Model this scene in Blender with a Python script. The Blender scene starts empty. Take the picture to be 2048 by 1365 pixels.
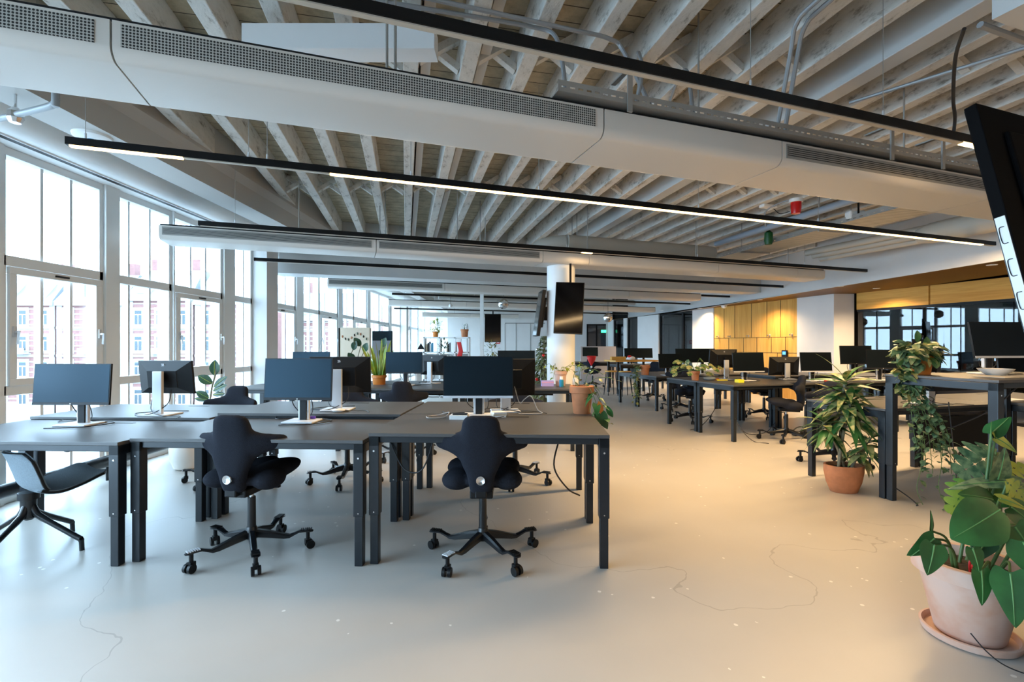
import bpy, bmesh, math, random
from mathutils import Vector, Matrix, Euler
random.seed(7)
PI = math.pi
C = bpy.context.scene.collection
scn = bpy.context.scene

# ------------------------------------------------------------------ camera
F, H, CX, CY = 960.0, 1.335, 1024.0, 690.0      # focal length in pixels, eye height, horizon
cam_d = bpy.data.cameras.new('camera'); cam = bpy.data.objects.new('camera', cam_d); C.objects.link(cam)
cam.location = (0, 0, H); cam.rotation_euler = (PI/2, 0, 0)
cam_d.sensor_width = 36.0; cam_d.lens = F/2048*36.0; cam_d.shift_y = (CY-682.5)/2048
cam_d.clip_start = 0.05; cam_d.clip_end = 400
scn.camera = cam

# ------------------------------------------------------------------ sky, daylight, exposure
SKY = 6.6
w = bpy.data.worlds.new('overcast_sky'); scn.world = w; w.use_nodes = True
bg = w.node_tree.nodes['Background']
bg.inputs[0].default_value = (0.53, 0.76, 1.0, 1); bg.inputs[1].default_value = SKY
scn.view_settings.view_transform = 'Standard'; scn.view_settings.look = 'None'
scn.view_settings.gamma = 1; scn.view_settings.use_curve_mapping = False
scn.view_settings.exposure = 1.25
scn.cycles.use_denoising = True
scn.cycles.max_bounces = 10; scn.cycles.diffuse_bounces = 5; scn.cycles.glossy_bounces = 4
scn.cycles.transparent_max_bounces = 16; scn.cycles.caustics_reflective = False; scn.cycles.caustics_refractive = False
scn.cycles.sample_clamp_indirect = 6
pd = bpy.data.lights.new('window_portal', 'AREA'); pd.shape = 'RECTANGLE'; pd.size = 3.1; pd.size_y = 31
pd.cycles.is_portal = True
po = bpy.data.objects.new('window_portal', pd); C.objects.link(po); po.location = (-4.5, 12.0, 1.5); po.rotation_euler = (0, -PI/2, 0)
WARM = (1.0, 0.66, 0.32)
STRIP_W = 6.5
SPOT_W = 125.0

# ------------------------------------------------------------------ helpers
def at(u, v, z):
    """point of the plane at height z under picture point (u, v)"""
    Y = F*(H-z)/(v-CY); return ((u-CX)/F*Y, Y, z)
def atY(u, Y): return (u-CX)/F*Y

def rotz(p, a):
    c, s = math.cos(a), math.sin(a); return (p[0]*c-p[1]*s, p[0]*s+p[1]*c, p[2])

class MB:
    def __init__(self): self.v = []; self.f = []
    def add(self, vs, fs):
        o = len(self.v); self.v += [tuple(p) for p in vs]; self.f += [tuple(i+o for i in f) for f in fs]; return self
    def box(self, x0, x1, y0, y1, z0, z1, rz=0, c=(0, 0, 0)):
        vs = [(x, y, z) for z in (z0, z1) for y in (y0, y1) for x in (x0, x1)]
        if rz or any(c): vs = [tuple(a+b for a, b in zip(rotz(p, rz), c)) for p in vs]
        return self.add(vs, [(0, 2, 3, 1), (4, 5, 7, 6), (0, 1, 5, 4), (2, 6, 7, 3), (0, 4, 6, 2), (1, 3, 7, 5)])
    def bar(self, p0, p1, w, h, up=(0, 0, 1)):
        p0 = Vector(p0); p1 = Vector(p1); d = (p1-p0).normalized(); up = Vector(up)
        s = d.cross(up)
        if s.length < 1e-4: s = d.cross(Vector((1, 0, 0)))
        s.normalize(); u = s.cross(d)
        vs = []
        for p in (p0, p1):
            for a, b in ((-1, -1), (1, -1), (1, 1), (-1, 1)): vs.append(p+s*(a*w/2)+u*(b*h/2))
        return self.add(vs, [(0, 1, 2, 3), (7, 6, 5, 4), (0, 4, 5, 1), (1, 5, 6, 2), (2, 6, 7, 3), (3, 7, 4, 0)])
    def tube(self, pts, r, seg=8, caps=True):
        pts = [Vector(p) for p in pts]; n = len(pts)
        rs = r if isinstance(r, (list, tuple)) else [r]*n
        vs = []; prev = None
        for i, p in enumerate(pts):
            t = (pts[min(i+1, n-1)]-pts[max(i-1, 0)])
            if t.length < 1e-7: t = Vector((0, 0, 1))
            t.normalize()
            if prev is None: a = t.orthogonal().normalized()
            else:
                a = prev-t*prev.dot(t)
                a = a.normalized() if a.length > 1e-5 else t.orthogonal().normalized()
            prev = a; b = t.cross(a)
            for k in range(seg):
                q = 2*PI*k/seg; vs.append(p+(a*math.cos(q)+b*math.sin(q))*rs[i])
        fs = [(i*seg+k, i*seg+(k+1) % seg, (i+1)*seg+(k+1) % seg, (i+1)*seg+k) for i in range(n-1) for k in range(seg)]
        if caps: fs += [tuple(range(seg))[::-1], tuple(range((n-1)*seg, n*seg))]
        return self.add(vs, fs)
    def cyl(self, p0, p1, r0, r1=None, seg=16): return self.tube([p0, p1], [r0, r0 if r1 is None else r1], seg)
    def lathe(self, prof, seg=24, c=(0, 0, 0), sx=1, sy=1):
        n = len(prof); vs = []
        for r, z in prof:
            for k in range(seg):
                q = 2*PI*k/seg; vs.append((c[0]+r*math.cos(q)*sx, c[1]+r*math.sin(q)*sy, c[2]+z))
        fs = [(i*seg+k, i*seg+(k+1) % seg, (i+1)*seg+(k+1) % seg, (i+1)*seg+k) for i in range(n-1) for k in range(seg)]
        fs += [tuple(range(seg))[::-1], tuple(range((n-1)*seg, n*seg))]
        return self.add(vs, fs)
    def loft(self, rings):
        seg = len(rings[0]); n = len(rings)
        vs = [p for r in rings for p in r]
        fs = [(i*seg+k, i*seg+(k+1) % seg, (i+1)*seg+(k+1) % seg, (i+1)*seg+k) for i in range(n-1) for k in range(seg)]
        fs += [tuple(range(seg))[::-1], tuple(range((n-1)*seg, n*seg))]
        return self.add(vs, fs)
    def ell(self, c, r, rz=0, rx=0, seg=14, rings=9):
        M = Matrix.Rotation(rz, 3, 'Z') @ Matrix.Rotation(rx, 3, 'X')
        rr = []
        for i in range(rings):
            t = PI*(i+0.5)/rings-PI/2
            rr.append([Vector(c)+M @ Vector((r[0]*math.cos(t)*math.cos(q), r[1]*math.cos(t)*math.sin(q), r[2]*math.sin(t))) for q in [2*PI*k/seg for k in range(seg)]])
        return self.loft(rr)
    def prism(self, poly, z0, z1):
        n = len(poly)
        vs = [(x, y, z0) for x, y in poly]+[(x, y, z1) for x, y in poly]
        fs = [tuple(range(n))[::-1], tuple(range(n, 2*n))]+[(i, (i+1) % n, n+(i+1) % n, n+i) for i in range(n)]
        return self.add(vs, fs)
    def xf(self, M, i0=0):
        for i in range(i0, len(self.v)): self.v[i] = tuple(M @ Vector(self.v[i]))
        return self
    def mesh(self, name, m, smooth=False, ang=38):
        me = bpy.data.meshes.new(name); me.from_pydata(self.v, [], self.f)
        bm = bmesh.new(); bm.from_mesh(me); bmesh.ops.recalc_face_normals(bm, faces=bm.faces); bm.to_mesh(me); bm.free()
        if smooth:
            me.shade_smooth(); me.set_sharp_from_angle(angle=math.radians(ang))
        me.materials.append(m); me.update(); return me

def obj(name, mb, m, parent=None, smooth=False, bevel=0, loc=None, ang=38):
    o = bpy.data.objects.new(name, mb.mesh(name, m, smooth, ang)); C.objects.link(o)
    if parent: o.parent = parent
    if loc: o.location = loc
    if bevel:
        b = o.modifiers.new('bevel', 'BEVEL'); b.width = bevel; b.segments = 2; b.limit_method = 'ANGLE'
    return o
def fuse(o, voxel=0.012, smooth=6):
    """weld overlapping solids into one skin"""
    r = o.modifiers.new('r', 'REMESH'); r.mode = 'VOXEL'; r.voxel_size = voxel
    s = o.modifiers.new('s', 'SMOOTH'); s.iterations = smooth; s.factor = 0.5
    bpy.context.view_layer.update()
    dg = bpy.context.evaluated_depsgraph_get()
    me = bpy.data.meshes.new_from_object(o.evaluated_get(dg)); me.shade_smooth()
    o.modifiers.clear(); m = o.data.materials[0]; o.data = me
    me.materials.clear(); me.materials.append(m)
    return o
def tag(o, label, cat, group=None, kind=None):
    o['label'] = label; o['category'] = cat
    if group: o['group'] = group
    if kind: o['kind'] = kind
    return o
def thing(name, label, cat, loc=(0, 0, 0), rz=0, group=None):
    o = bpy.data.objects.new(name, None); C.objects.link(o); o.empty_display_size = 0.1
    o.location = loc; o.rotation_euler = (0, 0, rz)
    return tag(o, label, cat, group)
def struct(name, mb, m, label=None, parent=None, smooth=False, bevel=0):
    o = obj(name, mb, m, parent, smooth, bevel)
    if not parent:
        o['kind'] = 'structure'
        o['category'] = name.split('_')[0]
        o['label'] = label or name
    return o
def copy_thing(root, loc, rz, label, group=None):
    r = root.copy(); C.objects.link(r); r.location = loc; r.rotation_euler = (0, 0, rz); r['label'] = label
    if group: r['group'] = group
    for ch in list(root.children):
        c = ch.copy(); C.objects.link(c); c.parent = r
        for g in list(ch.children):
            d = g.copy(); C.objects.link(d); d.parent = c
    return r
def arc(pts, n=14):
    """smooth line through points"""
    P = [Vector(p) for p in pts]; P = [P[0]*2-P[1]]+P+[P[-1]*2-P[-2]]; out = []
    for i in range(1, len(P)-2):
        for k in range(n):
            t = k/n; a, b, c, d = P[i-1:i+3]
            out.append(0.5*((2*b)+(c-a)*t+(2*a-5*b+4*c-d)*t*t+(3*b-a-3*c+d)*t**3))
    out.append(P[-2]); return out

# ------------------------------------------------------------------ materials
def mat(name, col, rough=0.5, metal=0, spec=0.5, vary=0, scale=8, col2=None, bump=0, stretch=None, emis=None, estr=0, coat=0, detail=4, lo=0.35, hi=0.65, trans=0):
    m = bpy.data.materials.new(name); m.use_nodes = True; nt = m.node_tree; b = nt.nodes['Principled BSDF']
    b.inputs['Base Color'].default_value = (*col, 1); b.inputs['Roughness'].default_value = rough
    b.inputs['Metallic'].default_value = metal; b.inputs['Specular IOR Level'].default_value = spec
    if coat: b.inputs['Coat Weight'].default_value = coat
    if emis: b.inputs['Emission Color'].default_value = (*emis, 1); b.inputs['Emission Strength'].default_value = estr
    if vary or col2 or bump:
        tc = nt.nodes.new('ShaderNodeTexCoord'); mp = nt.nodes.new('ShaderNodeMapping')
        nt.links.new(tc.outputs['Object'], mp.inputs[0])
        if stretch: mp.inputs['Scale'].default_value = stretch
        nz = nt.nodes.new('ShaderNodeTexNoise'); nz.inputs['Scale'].default_value = scale; nz.inputs['Detail'].default_value = detail
        nt.links.new(mp.outputs[0], nz.inputs['Vector'])
        if vary or col2:
            r = nt.nodes.new('ShaderNodeValToRGB'); r.color_ramp.elements[0].position = lo; r.color_ramp.elements[1].position = hi
            c2 = col2 or tuple(c*(1-vary) for c in col)
            r.color_ramp.elements[0].color = (*c2, 1); r.color_ramp.elements[1].color = (*col, 1)
            nt.links.new(nz.outputs['Fac'], r.inputs[0]); nt.links.new(r.outputs[0], b.inputs['Base Color'])
        if bump:
            bp = nt.nodes.new('ShaderNodeBump'); bp.inputs['Strength'].default_value = bump; bp.inputs['Distance'].default_value = 0.01
            nt.links.new(nz.outputs['Fac'], bp.inputs['Height']); nt.links.new(bp.outputs[0], b.inputs['Normal'])
    return m

def floor_mat():
    m = bpy.data.materials.new('polished_concrete'); m.use_nodes = True; nt = m.node_tree; L = nt.links.new; N = nt.nodes.new
    b = nt.nodes['Principled BSDF']; tc = N('ShaderNodeTexCoord')
    n1 = N('ShaderNodeTexNoise'); n1.inputs['Scale'].default_value = 0.9; n1.inputs['Detail'].default_value = 6
    L(tc.outputs['Object'], n1.inputs['Vector'])
    r1 = N('ShaderNodeValToRGB'); e = r1.color_ramp.elements; e[0].position = 0.3; e[0].color = (0.475, 0.445, 0.405, 1); e[1].position = 0.7; e[1].color = (0.545, 0.515, 0.475, 1)
    L(n1.outputs['Fac'], r1.inputs[0])
    # pale chips scattered in the screed
    vo = N('ShaderNodeTexVoronoi'); vo.inputs['Scale'].default_value = 9; vo.inputs['Randomness'].default_value = 1
    nd = N('ShaderNodeTexNoise'); nd.inputs['Scale'].default_value = 40; L(tc.outputs['Object'], nd.inputs['Vector'])
    mx = N('ShaderNodeMix'); mx.data_type = 'VECTOR'; mx.inputs[0].default_value = 0.012
    L(tc.outputs['Object'], mx.inputs[4]); L(nd.outputs['Color'], mx.inputs[5]); L(mx.outputs[1], vo.inputs['Vector'])
    lt = N('ShaderNodeMath'); lt.operation = 'LESS_THAN'; lt.inputs[1].default_value = 0.085; L(vo.outputs['Distance'], lt.inputs[0])
    n2 = N('ShaderNodeTexNoise'); n2.inputs['Scale'].default_value = 1.7; L(tc.outputs['Object'], n2.inputs['Vector'])
    gt = N('ShaderNodeMath'); gt.operation = 'GREATER_THAN'; gt.inputs[1].default_value = 0.52; L(n2.outputs['Fac'], gt.inputs[0])
    mu = N('ShaderNodeMath'); mu.operation = 'MULTIPLY'; L(lt.outputs[0], mu.inputs[0]); L(gt.outputs[0], mu.inputs[1])
    m1 = N('ShaderNodeMix'); m1.data_type = 'RGBA'; L(mu.outputs[0], m1.inputs[0]); L(r1.outputs[0], m1.inputs[6]); m1.inputs[7].default_value = (0.80, 0.77, 0.72, 1)
    # hairline cracks
    n3 = N('ShaderNodeTexNoise'); n3.inputs['Scale'].default_value = 0.22; n3.inputs['Detail'].default_value = 7; n3.inputs['Roughness'].default_value = 0.42; L(tc.outputs['Object'], n3.inputs['Vector'])
    sb = N('ShaderNodeMath'); sb.operation = 'SUBTRACT'; sb.inputs[1].default_value = 0.5; L(n3.outputs['Fac'], sb.inputs[0])
    ab = N('ShaderNodeMath'); ab.operation = 'ABSOLUTE'; L(sb.outputs[0], ab.inputs[0])
    l2 = N('ShaderNodeMath'); l2.operation = 'LESS_THAN'; l2.inputs[1].default_value = 0.00035; L(ab.outputs[0], l2.inputs[0])
    f2 = N('ShaderNodeMath'); f2.operation = 'MULTIPLY'; f2.inputs[1].default_value = 0.35; L(l2.outputs[0], f2.inputs[0])
    m2 = N('ShaderNodeMix'); m2.data_type = 'RGBA'; L(f2.outputs[0], m2.inputs[0]); L(m1.outputs[2], m2.inputs[6]); m2.inputs[7].default_value = (0.16, 0.14, 0.12, 1)
    L(m2.outputs[2], b.inputs['Base Color'])
    b.inputs['Roughness'].default_value = 0.33
    b.inputs['Specular IOR Level'].default_value = 0.4
    return m

def board_mat(name, col, gap, width, axis='Y', dark=(0.05, 0.04, 0.03), vary=0.35):
    """boards laid side by side, with a dark gap between them"""
    m = bpy.data.materials.new(name); m.use_nodes = True; nt = m.node_tree; L = nt.links.new; N = nt.nodes.new
    b = nt.nodes['Principled BSDF']; tc = N('ShaderNodeTexCoord'); mp = N('ShaderNodeMapping'); L(tc.outputs['Object'], mp.inputs[0])
    sp = N('ShaderNodeSeparateXYZ'); L(mp.outputs[0], sp.inputs[0])
    d = N('ShaderNodeMath'); d.operation = 'DIVIDE'; d.inputs[1].default_value = width; L(sp.outputs[axis], d.inputs[0])
    fr = N('ShaderNodeMath'); fr.operation = 'FRACT'; L(d.outputs[0], fr.inputs[0])
    lt = N('ShaderNodeMath'); lt.operation = 'LESS_THAN'; lt.inputs[1].default_value = gap/width; L(fr.outputs[0], lt.inputs[0])
    nz = N('ShaderNodeTexNoise'); nz.inputs['Scale'].default_value = 5; nz.inputs['Detail'].default_value = 8; nz.inputs['Roughness'].default_value = 0.7; L(tc.outputs['Object'], nz.inputs['Vector'])
    r = N('ShaderNodeValToRGB'); e = r.color_ramp.elements; e[0].position = 0.38; e[0].color = (*[c*(1-vary) for c in col], 1); e[1].position = 0.6; e[1].color = (*col, 1); L(nz.outputs['Fac'], r.inputs[0])
    mx = N('ShaderNodeMix'); mx.data_type = 'RGBA'; L(lt.outputs[0], mx.inputs[0]); L(r.outputs[0], mx.inputs[6]); mx.inputs[7].default_value = (*dark, 1)
    L(mx.outputs[2], b.inputs['Base Color']); b.inputs['Roughness'].default_value = 0.8
    return m

def joist_mat():
    m = bpy.data.materials.new('whitewashed_timber'); m.use_nodes = True; nt = m.node_tree; L = nt.links.new; N = nt.nodes.new
    b = nt.nodes['Principled BSDF']; tc = N('ShaderNodeTexCoord'); mp = N('ShaderNodeMapping'); mp.inputs['Scale'].default_value = (1.2, 0.5, 1.2); L(tc.outputs['Object'], mp.inputs[0])
    nz = N('ShaderNodeTexNoise'); nz.inputs['Scale'].default_value = 9; nz.inputs['Detail'].default_value = 8; nz.inputs['Roughness'].default_value = 0.75; L(mp.outputs[0], nz.inputs['Vector'])
    r = N('ShaderNodeValToRGB'); e = r.color_ramp.elements; e[0].position = 0.34; e[0].color = (0.28, 0.25, 0.21, 1); e[1].position = 0.45; e[1].color = (0.64, 0.61, 0.56, 1)
    x = r.color_ramp.elements.new(0.7); x.color = (0.76, 0.73, 0.68, 1)
    L(nz.outputs['Fac'], r.inputs[0]); L(r.outputs[0], b.inputs['Base Color']); b.inputs['Roughness'].default_value = 0.85
    bp = N('ShaderNodeBump'); bp.inputs['Strength'].default_value = 0.4; bp.inputs['Distance'].default_value = 0.02; L(nz.outputs['Fac'], bp.inputs['Height']); L(bp.outputs[0], b.inputs['Normal'])
    return m

def perf_mat(name, base, hole, pitch, rad):
    """sheet metal punched with staggered round holes (object XZ / XY)"""
    m = bpy.data.materials.new(name); m.use_nodes = True; nt = m.node_tree; L = nt.links.new; N = nt.nodes.new
    b = nt.nodes['Principled BSDF']; tc = N('ShaderNodeTexCoord'); mp = N('ShaderNodeMapping'); L(tc.outputs['Object'], mp.inputs[0])
    mp.inputs['Rotation'].default_value = (0, 0, 0); mp.inputs['Scale'].default_value = (1/pitch, 0, 1/pitch)
    vo = N('ShaderNodeTexVoronoi'); vo.inputs['Randomness'].default_value = 0; vo.inputs['Scale'].default_value = 1; L(mp.outputs[0], vo.inputs['Vector'])
    lt = N('ShaderNodeMath'); lt.operation = 'LESS_THAN'; lt.inputs[1].default_value = rad/pitch; L(vo.outputs['Distance'], lt.inputs[0])
    mx = N('ShaderNodeMix'); mx.data_type = 'RGBA'; L(lt.outputs[0], mx.inputs[0]); mx.inputs[6].default_value = (*base, 1); mx.inputs[7].default_value = (*hole, 1)
    L(mx.outputs[2], b.inputs['Base Color']); b.inputs['Roughness'].default_value = 0.45
    return m

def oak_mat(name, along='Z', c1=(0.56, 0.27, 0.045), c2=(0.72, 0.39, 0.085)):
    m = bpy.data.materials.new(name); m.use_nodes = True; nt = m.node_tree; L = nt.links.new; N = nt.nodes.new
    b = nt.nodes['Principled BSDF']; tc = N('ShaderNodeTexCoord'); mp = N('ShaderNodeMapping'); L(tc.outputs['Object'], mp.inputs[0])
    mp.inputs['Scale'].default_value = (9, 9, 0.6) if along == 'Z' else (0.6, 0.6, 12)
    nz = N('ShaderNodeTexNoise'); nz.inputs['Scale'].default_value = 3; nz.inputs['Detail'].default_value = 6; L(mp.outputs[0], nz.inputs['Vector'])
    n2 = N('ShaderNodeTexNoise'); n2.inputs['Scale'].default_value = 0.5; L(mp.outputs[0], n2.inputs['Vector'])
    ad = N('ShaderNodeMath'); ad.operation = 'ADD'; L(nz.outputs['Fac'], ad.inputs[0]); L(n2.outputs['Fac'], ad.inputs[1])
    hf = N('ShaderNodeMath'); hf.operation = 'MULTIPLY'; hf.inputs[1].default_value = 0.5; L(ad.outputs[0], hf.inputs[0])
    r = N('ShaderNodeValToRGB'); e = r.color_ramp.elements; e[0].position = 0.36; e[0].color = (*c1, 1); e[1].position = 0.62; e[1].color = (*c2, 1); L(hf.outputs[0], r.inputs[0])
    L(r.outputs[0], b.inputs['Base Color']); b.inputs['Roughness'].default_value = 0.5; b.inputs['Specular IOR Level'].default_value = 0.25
    return m

def glass_mat(name, tint=(1, 1, 1), refl=0.08, rough=0.0, fres=0.5):
    m = bpy.data.materials.new(name); m.use_nodes = True; nt = m.node_tree; L = nt.links.new; N = nt.nodes.new
    nt.nodes.remove(nt.nodes['Principled BSDF']); out = nt.nodes['Material Output']
    tr = N('ShaderNodeBsdfTransparent'); tr.inputs[0].default_value = (*tint, 1); gl = N('ShaderNodeBsdfGlossy'); gl.inputs['Roughness'].default_value = rough
    lw = N('ShaderNodeLayerWeight'); lw.inputs[0].default_value = 0.25
    ma = N('ShaderNodeMath'); ma.operation = 'MULTIPLY_ADD'; ma.inputs[1].default_value = fres; ma.inputs[2].default_value = refl; ma.use_clamp = True; L(lw.outputs['Fresnel'], ma.inputs[0])
    mx = N('ShaderNodeMixShader'); L(ma.outputs[0], mx.inputs[0]); L(tr.outputs[0], mx.inputs[1]); L(gl.outputs[0], mx.inputs[2]); L(mx.outputs[0], out.inputs[0])
    return m

M = {}
M['floor'] = floor_mat()
M['joist'] = joist_mat()
M['deck'] = board_mat('whitewashed_boards', (0.56, 0.48, 0.34), 0.008, 0.16, 'Y')
M['white'] = mat('white_paint', (0.84, 0.84, 0.83), 0.55)
M['wallwhite'] = mat('wall_plaster', (0.70, 0.68, 0.66), 0.7, vary=0.05, scale=2)
M['frame'] = mat('white_window_paint', (0.80, 0.81, 0.80), 0.4)
M['casing'] = mat('grey_white_casing', (0.66, 0.62, 0.57), 0.40)
M['perf'] = perf_mat('punched_casing', (0.46, 0.45, 0.42), (0.012, 0.012, 0.012), 0.0125, 0.0045)
M['slot'] = mat('slot_grille', (0.30, 0.29, 0.27), 0.5)
M['beam'] = mat('painted_beam', (0.58, 0.58, 0.57), 0.55, vary=0.06, scale=2)
M['brownbox'] = mat('painted_downstand', (0.50, 0.48, 0.45), 0.55)
M['black'] = mat('black_metal', (0.004, 0.004, 0.0045), 0.45, spec=0.25)
M['steel'] = mat('dark_steel', (0.009, 0.013, 0.018), 0.34, spec=0.45)
M['top'] = mat('grey_linoleum_top', (0.062, 0.060, 0.060), 0.42, vary=0.08, scale=3, spec=0.55)
M['edge'] = mat('dark_edge', (0.010, 0.011, 0.013), 0.5, spec=0.3)
M['fabric'] = mat('charcoal_wool', (0.020, 0.022, 0.030), 0.95, spec=0.12, vary=0.35, scale=260, bump=0.25)
M['greyfab'] = mat('grey_felt', (0.21, 0.25, 0.28), 0.95, spec=0.2, vary=0.2, scale=200, bump=0.2)
M['plastic'] = mat('black_plastic', (0.005, 0.0055, 0.0065), 0.42, spec=0.3)
M['basemetal'] = mat('black_lacquer', (0.006, 0.007, 0.009), 0.28, spec=0.5)
M['chrome'] = mat('chrome', (0.75, 0.75, 0.76), 0.12, metal=1)
M['silver'] = mat('brushed_aluminium', (0.66, 0.67, 0.69), 0.4, metal=0.35)
M['basewhite'] = mat('pale_plastic', (0.72, 0.73, 0.75), 0.4)
M['screen'] = mat('screen', (0.004, 0.005, 0.006), 0.30, spec=0.35)
M['screen'].node_tree.nodes['Principled BSDF'].inputs['Specular Tint'].default_value = (0.45, 0.75, 1.0, 1)
M['tvback'] = mat('matt_black', (0.003, 0.003, 0.0035), 0.8, spec=0.08)
M['tvscreen'] = mat('tv_glass', (0.002, 0.002, 0.0025), 0.10, spec=0.25)
M['cable'] = mat('cable', (0.015, 0.015, 0.017), 0.5)
M['greycable'] = mat('grey_cable', (0.35, 0.35, 0.35), 0.5)
M['terra'] = mat('terracotta', (0.52, 0.20, 0.085), 0.75, vary=0.2, scale=14)
M['terrapale'] = mat('chalky_terracotta', (0.60, 0.41, 0.33), 0.85, col2=(0.55, 0.30, 0.20), scale=6, lo=0.3, hi=0.55)
M['orange'] = mat('orange_pot', (0.62, 0.20, 0.03), 0.45)
M['soil'] = mat('soil', (0.045, 0.028, 0.018), 1, vary=0.5, scale=60, bump=0.6)
M['leaf'] = mat('leaf_green', (0.035, 0.15, 0.035), 0.38, vary=0.45, scale=7)
M['leafdark'] = mat('leaf_dark_green', (0.030, 0.085, 0.040), 0.32, vary=0.4, scale=6)
M['leafyel'] = mat('leaf_yellow', (0.42, 0.42, 0.05), 0.45, col2=(0.12, 0.26, 0.04), scale=9)
M['leafvar'] = mat('leaf_variegated', (0.36, 0.34, 0.13), 0.42, col2=(0.055, 0.13, 0.035), scale=16, lo=0.44, hi=0.56)
M['leafsage'] = mat('leaf_silver_green', (0.15, 0.22, 0.10), 0.45, col2=(0.04, 0.095, 0.045), scale=30, lo=0.42, hi=0.60)
M['stem'] = mat('stem', (0.09, 0.17, 0.05), 0.55, vary=0.3, scale=20)
M['midrib'] = mat('leaf_midrib', (0.13, 0.27, 0.08), 0.5)
M['bark'] = mat('bark', (0.25, 0.22, 0.14), 0.85, vary=0.4, scale=30)
M['oak'] = oak_mat('oak_veneer', 'Z')
M['oakh'] = oak_mat('oak_fascia', 'X')
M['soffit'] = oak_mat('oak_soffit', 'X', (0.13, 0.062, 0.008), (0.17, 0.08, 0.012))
M['glass'] = glass_mat('window_glass', (0.98, 1.0, 1.0), 0.015, 0.0, 0.12)
M['darkglass'] = glass_mat('partition_glass', (0.55, 0.56, 0.58), 0.07, 0.0, 0.25)
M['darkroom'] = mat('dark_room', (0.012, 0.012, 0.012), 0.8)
M['pipe'] = mat('grey_pipe', (0.33, 0.34, 0.35), 0.45, metal=0.3)
M['bluepipe'] = mat('blue_grey_pipe', (0.30, 0.36, 0.44), 0.4)
M['duct'] = mat('beige_duct', (0.52, 0.48, 0.41), 0.5)
M['galv'] = mat('galvanised', (0.42, 0.41, 0.39), 0.4, metal=0.6)
M['red'] = mat('red', (0.65, 0.02, 0.02), 0.4)
M['redpl'] = mat('red_plastic', (0.55, 0.01, 0.01), 0.2)
M['green'] = mat('green', (0.006, 0.07, 0.012), 0.4)
M['yellow'] = mat('yellow', (0.85, 0.75, 0.03), 0.6)
M['purple'] = mat('lilac_card', (0.45, 0.36, 0.70), 0.6)
M['blue'] = mat('blue_label', (0.02, 0.25, 0.42), 0.4)
M['cream'] = mat('cream_card', (0.68, 0.56, 0.42), 0.7)
M['paper'] = mat('paper', (0.85, 0.85, 0.84), 0.7)
M['ceramic'] = mat('glazed_ceramic', (0.78, 0.74, 0.68), 0.25)
M['strip'] = mat('lit_diffuser', (0.9, 0.8, 0.6), 0.5, emis=(1.0, 0.66, 0.26), estr=3.2)
M['stripoff'] = mat('unlit_diffuser', (0.50, 0.44, 0.36), 0.5)
M['lamp'] = mat('lit_lamp', (1, 0.9, 0.7), 0.5, emis=(1.0, 0.80, 0.50), estr=4)
M['exit'] = mat('exit_sign_light', (0.02, 0.4, 0.15), 0.5, emis=(0.05, 0.9, 0.4), estr=1.2)
M['brick'] = mat('red_brick', (0.20, 0.095, 0.085), 0.85, vary=0.15, scale=3)
M['stone'] = mat('pale_stone', (0.31, 0.295, 0.285), 0.8)
M['slate'] = mat('slate', (0.16, 0.17, 0.19), 0.6)
M['pane'] = mat('far_window_glass', (0.06, 0.075, 0.085), 0.25, spec=0.15)
M['asphalt'] = mat('asphalt', (0.22, 0.22, 0.22), 0.9)
# ------------------------------------------------------------------ the setting
TH = math.radians(19.0); DC, DS = math.cos(TH), math.sin(TH)      # direction of the ceiling beams
JA = math.radians(12.5)                                           # direction of the joists
def bp(n, t, z): return (-DS*n+DC*t, DC*n+DS*t, z)                # n: across the beams, t: along them
def t_of(n, u):
    k = (u-CX)/F; return n*(DS+k*DC)/(DC-k*DS)
def xfas(Y): return 6.96-0.075*Y                                  # front of the timber soffit
def xw(Y): return 7.10-0.2364*(Y-10.59)                           # right wall, far part
def xg(Y): return 7.53-0.2794*(Y-10.49)                           # right wall, glazed part
def seg(mb, fx, y0, y1, z0, z1, th, off=0.0):
    return mb.prism([(fx(y0)+off, y0), (fx(y0)+off+th, y0), (fx(y1)+off+th, y1), (fx(y1)+off, y1)], z0, z1)

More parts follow.
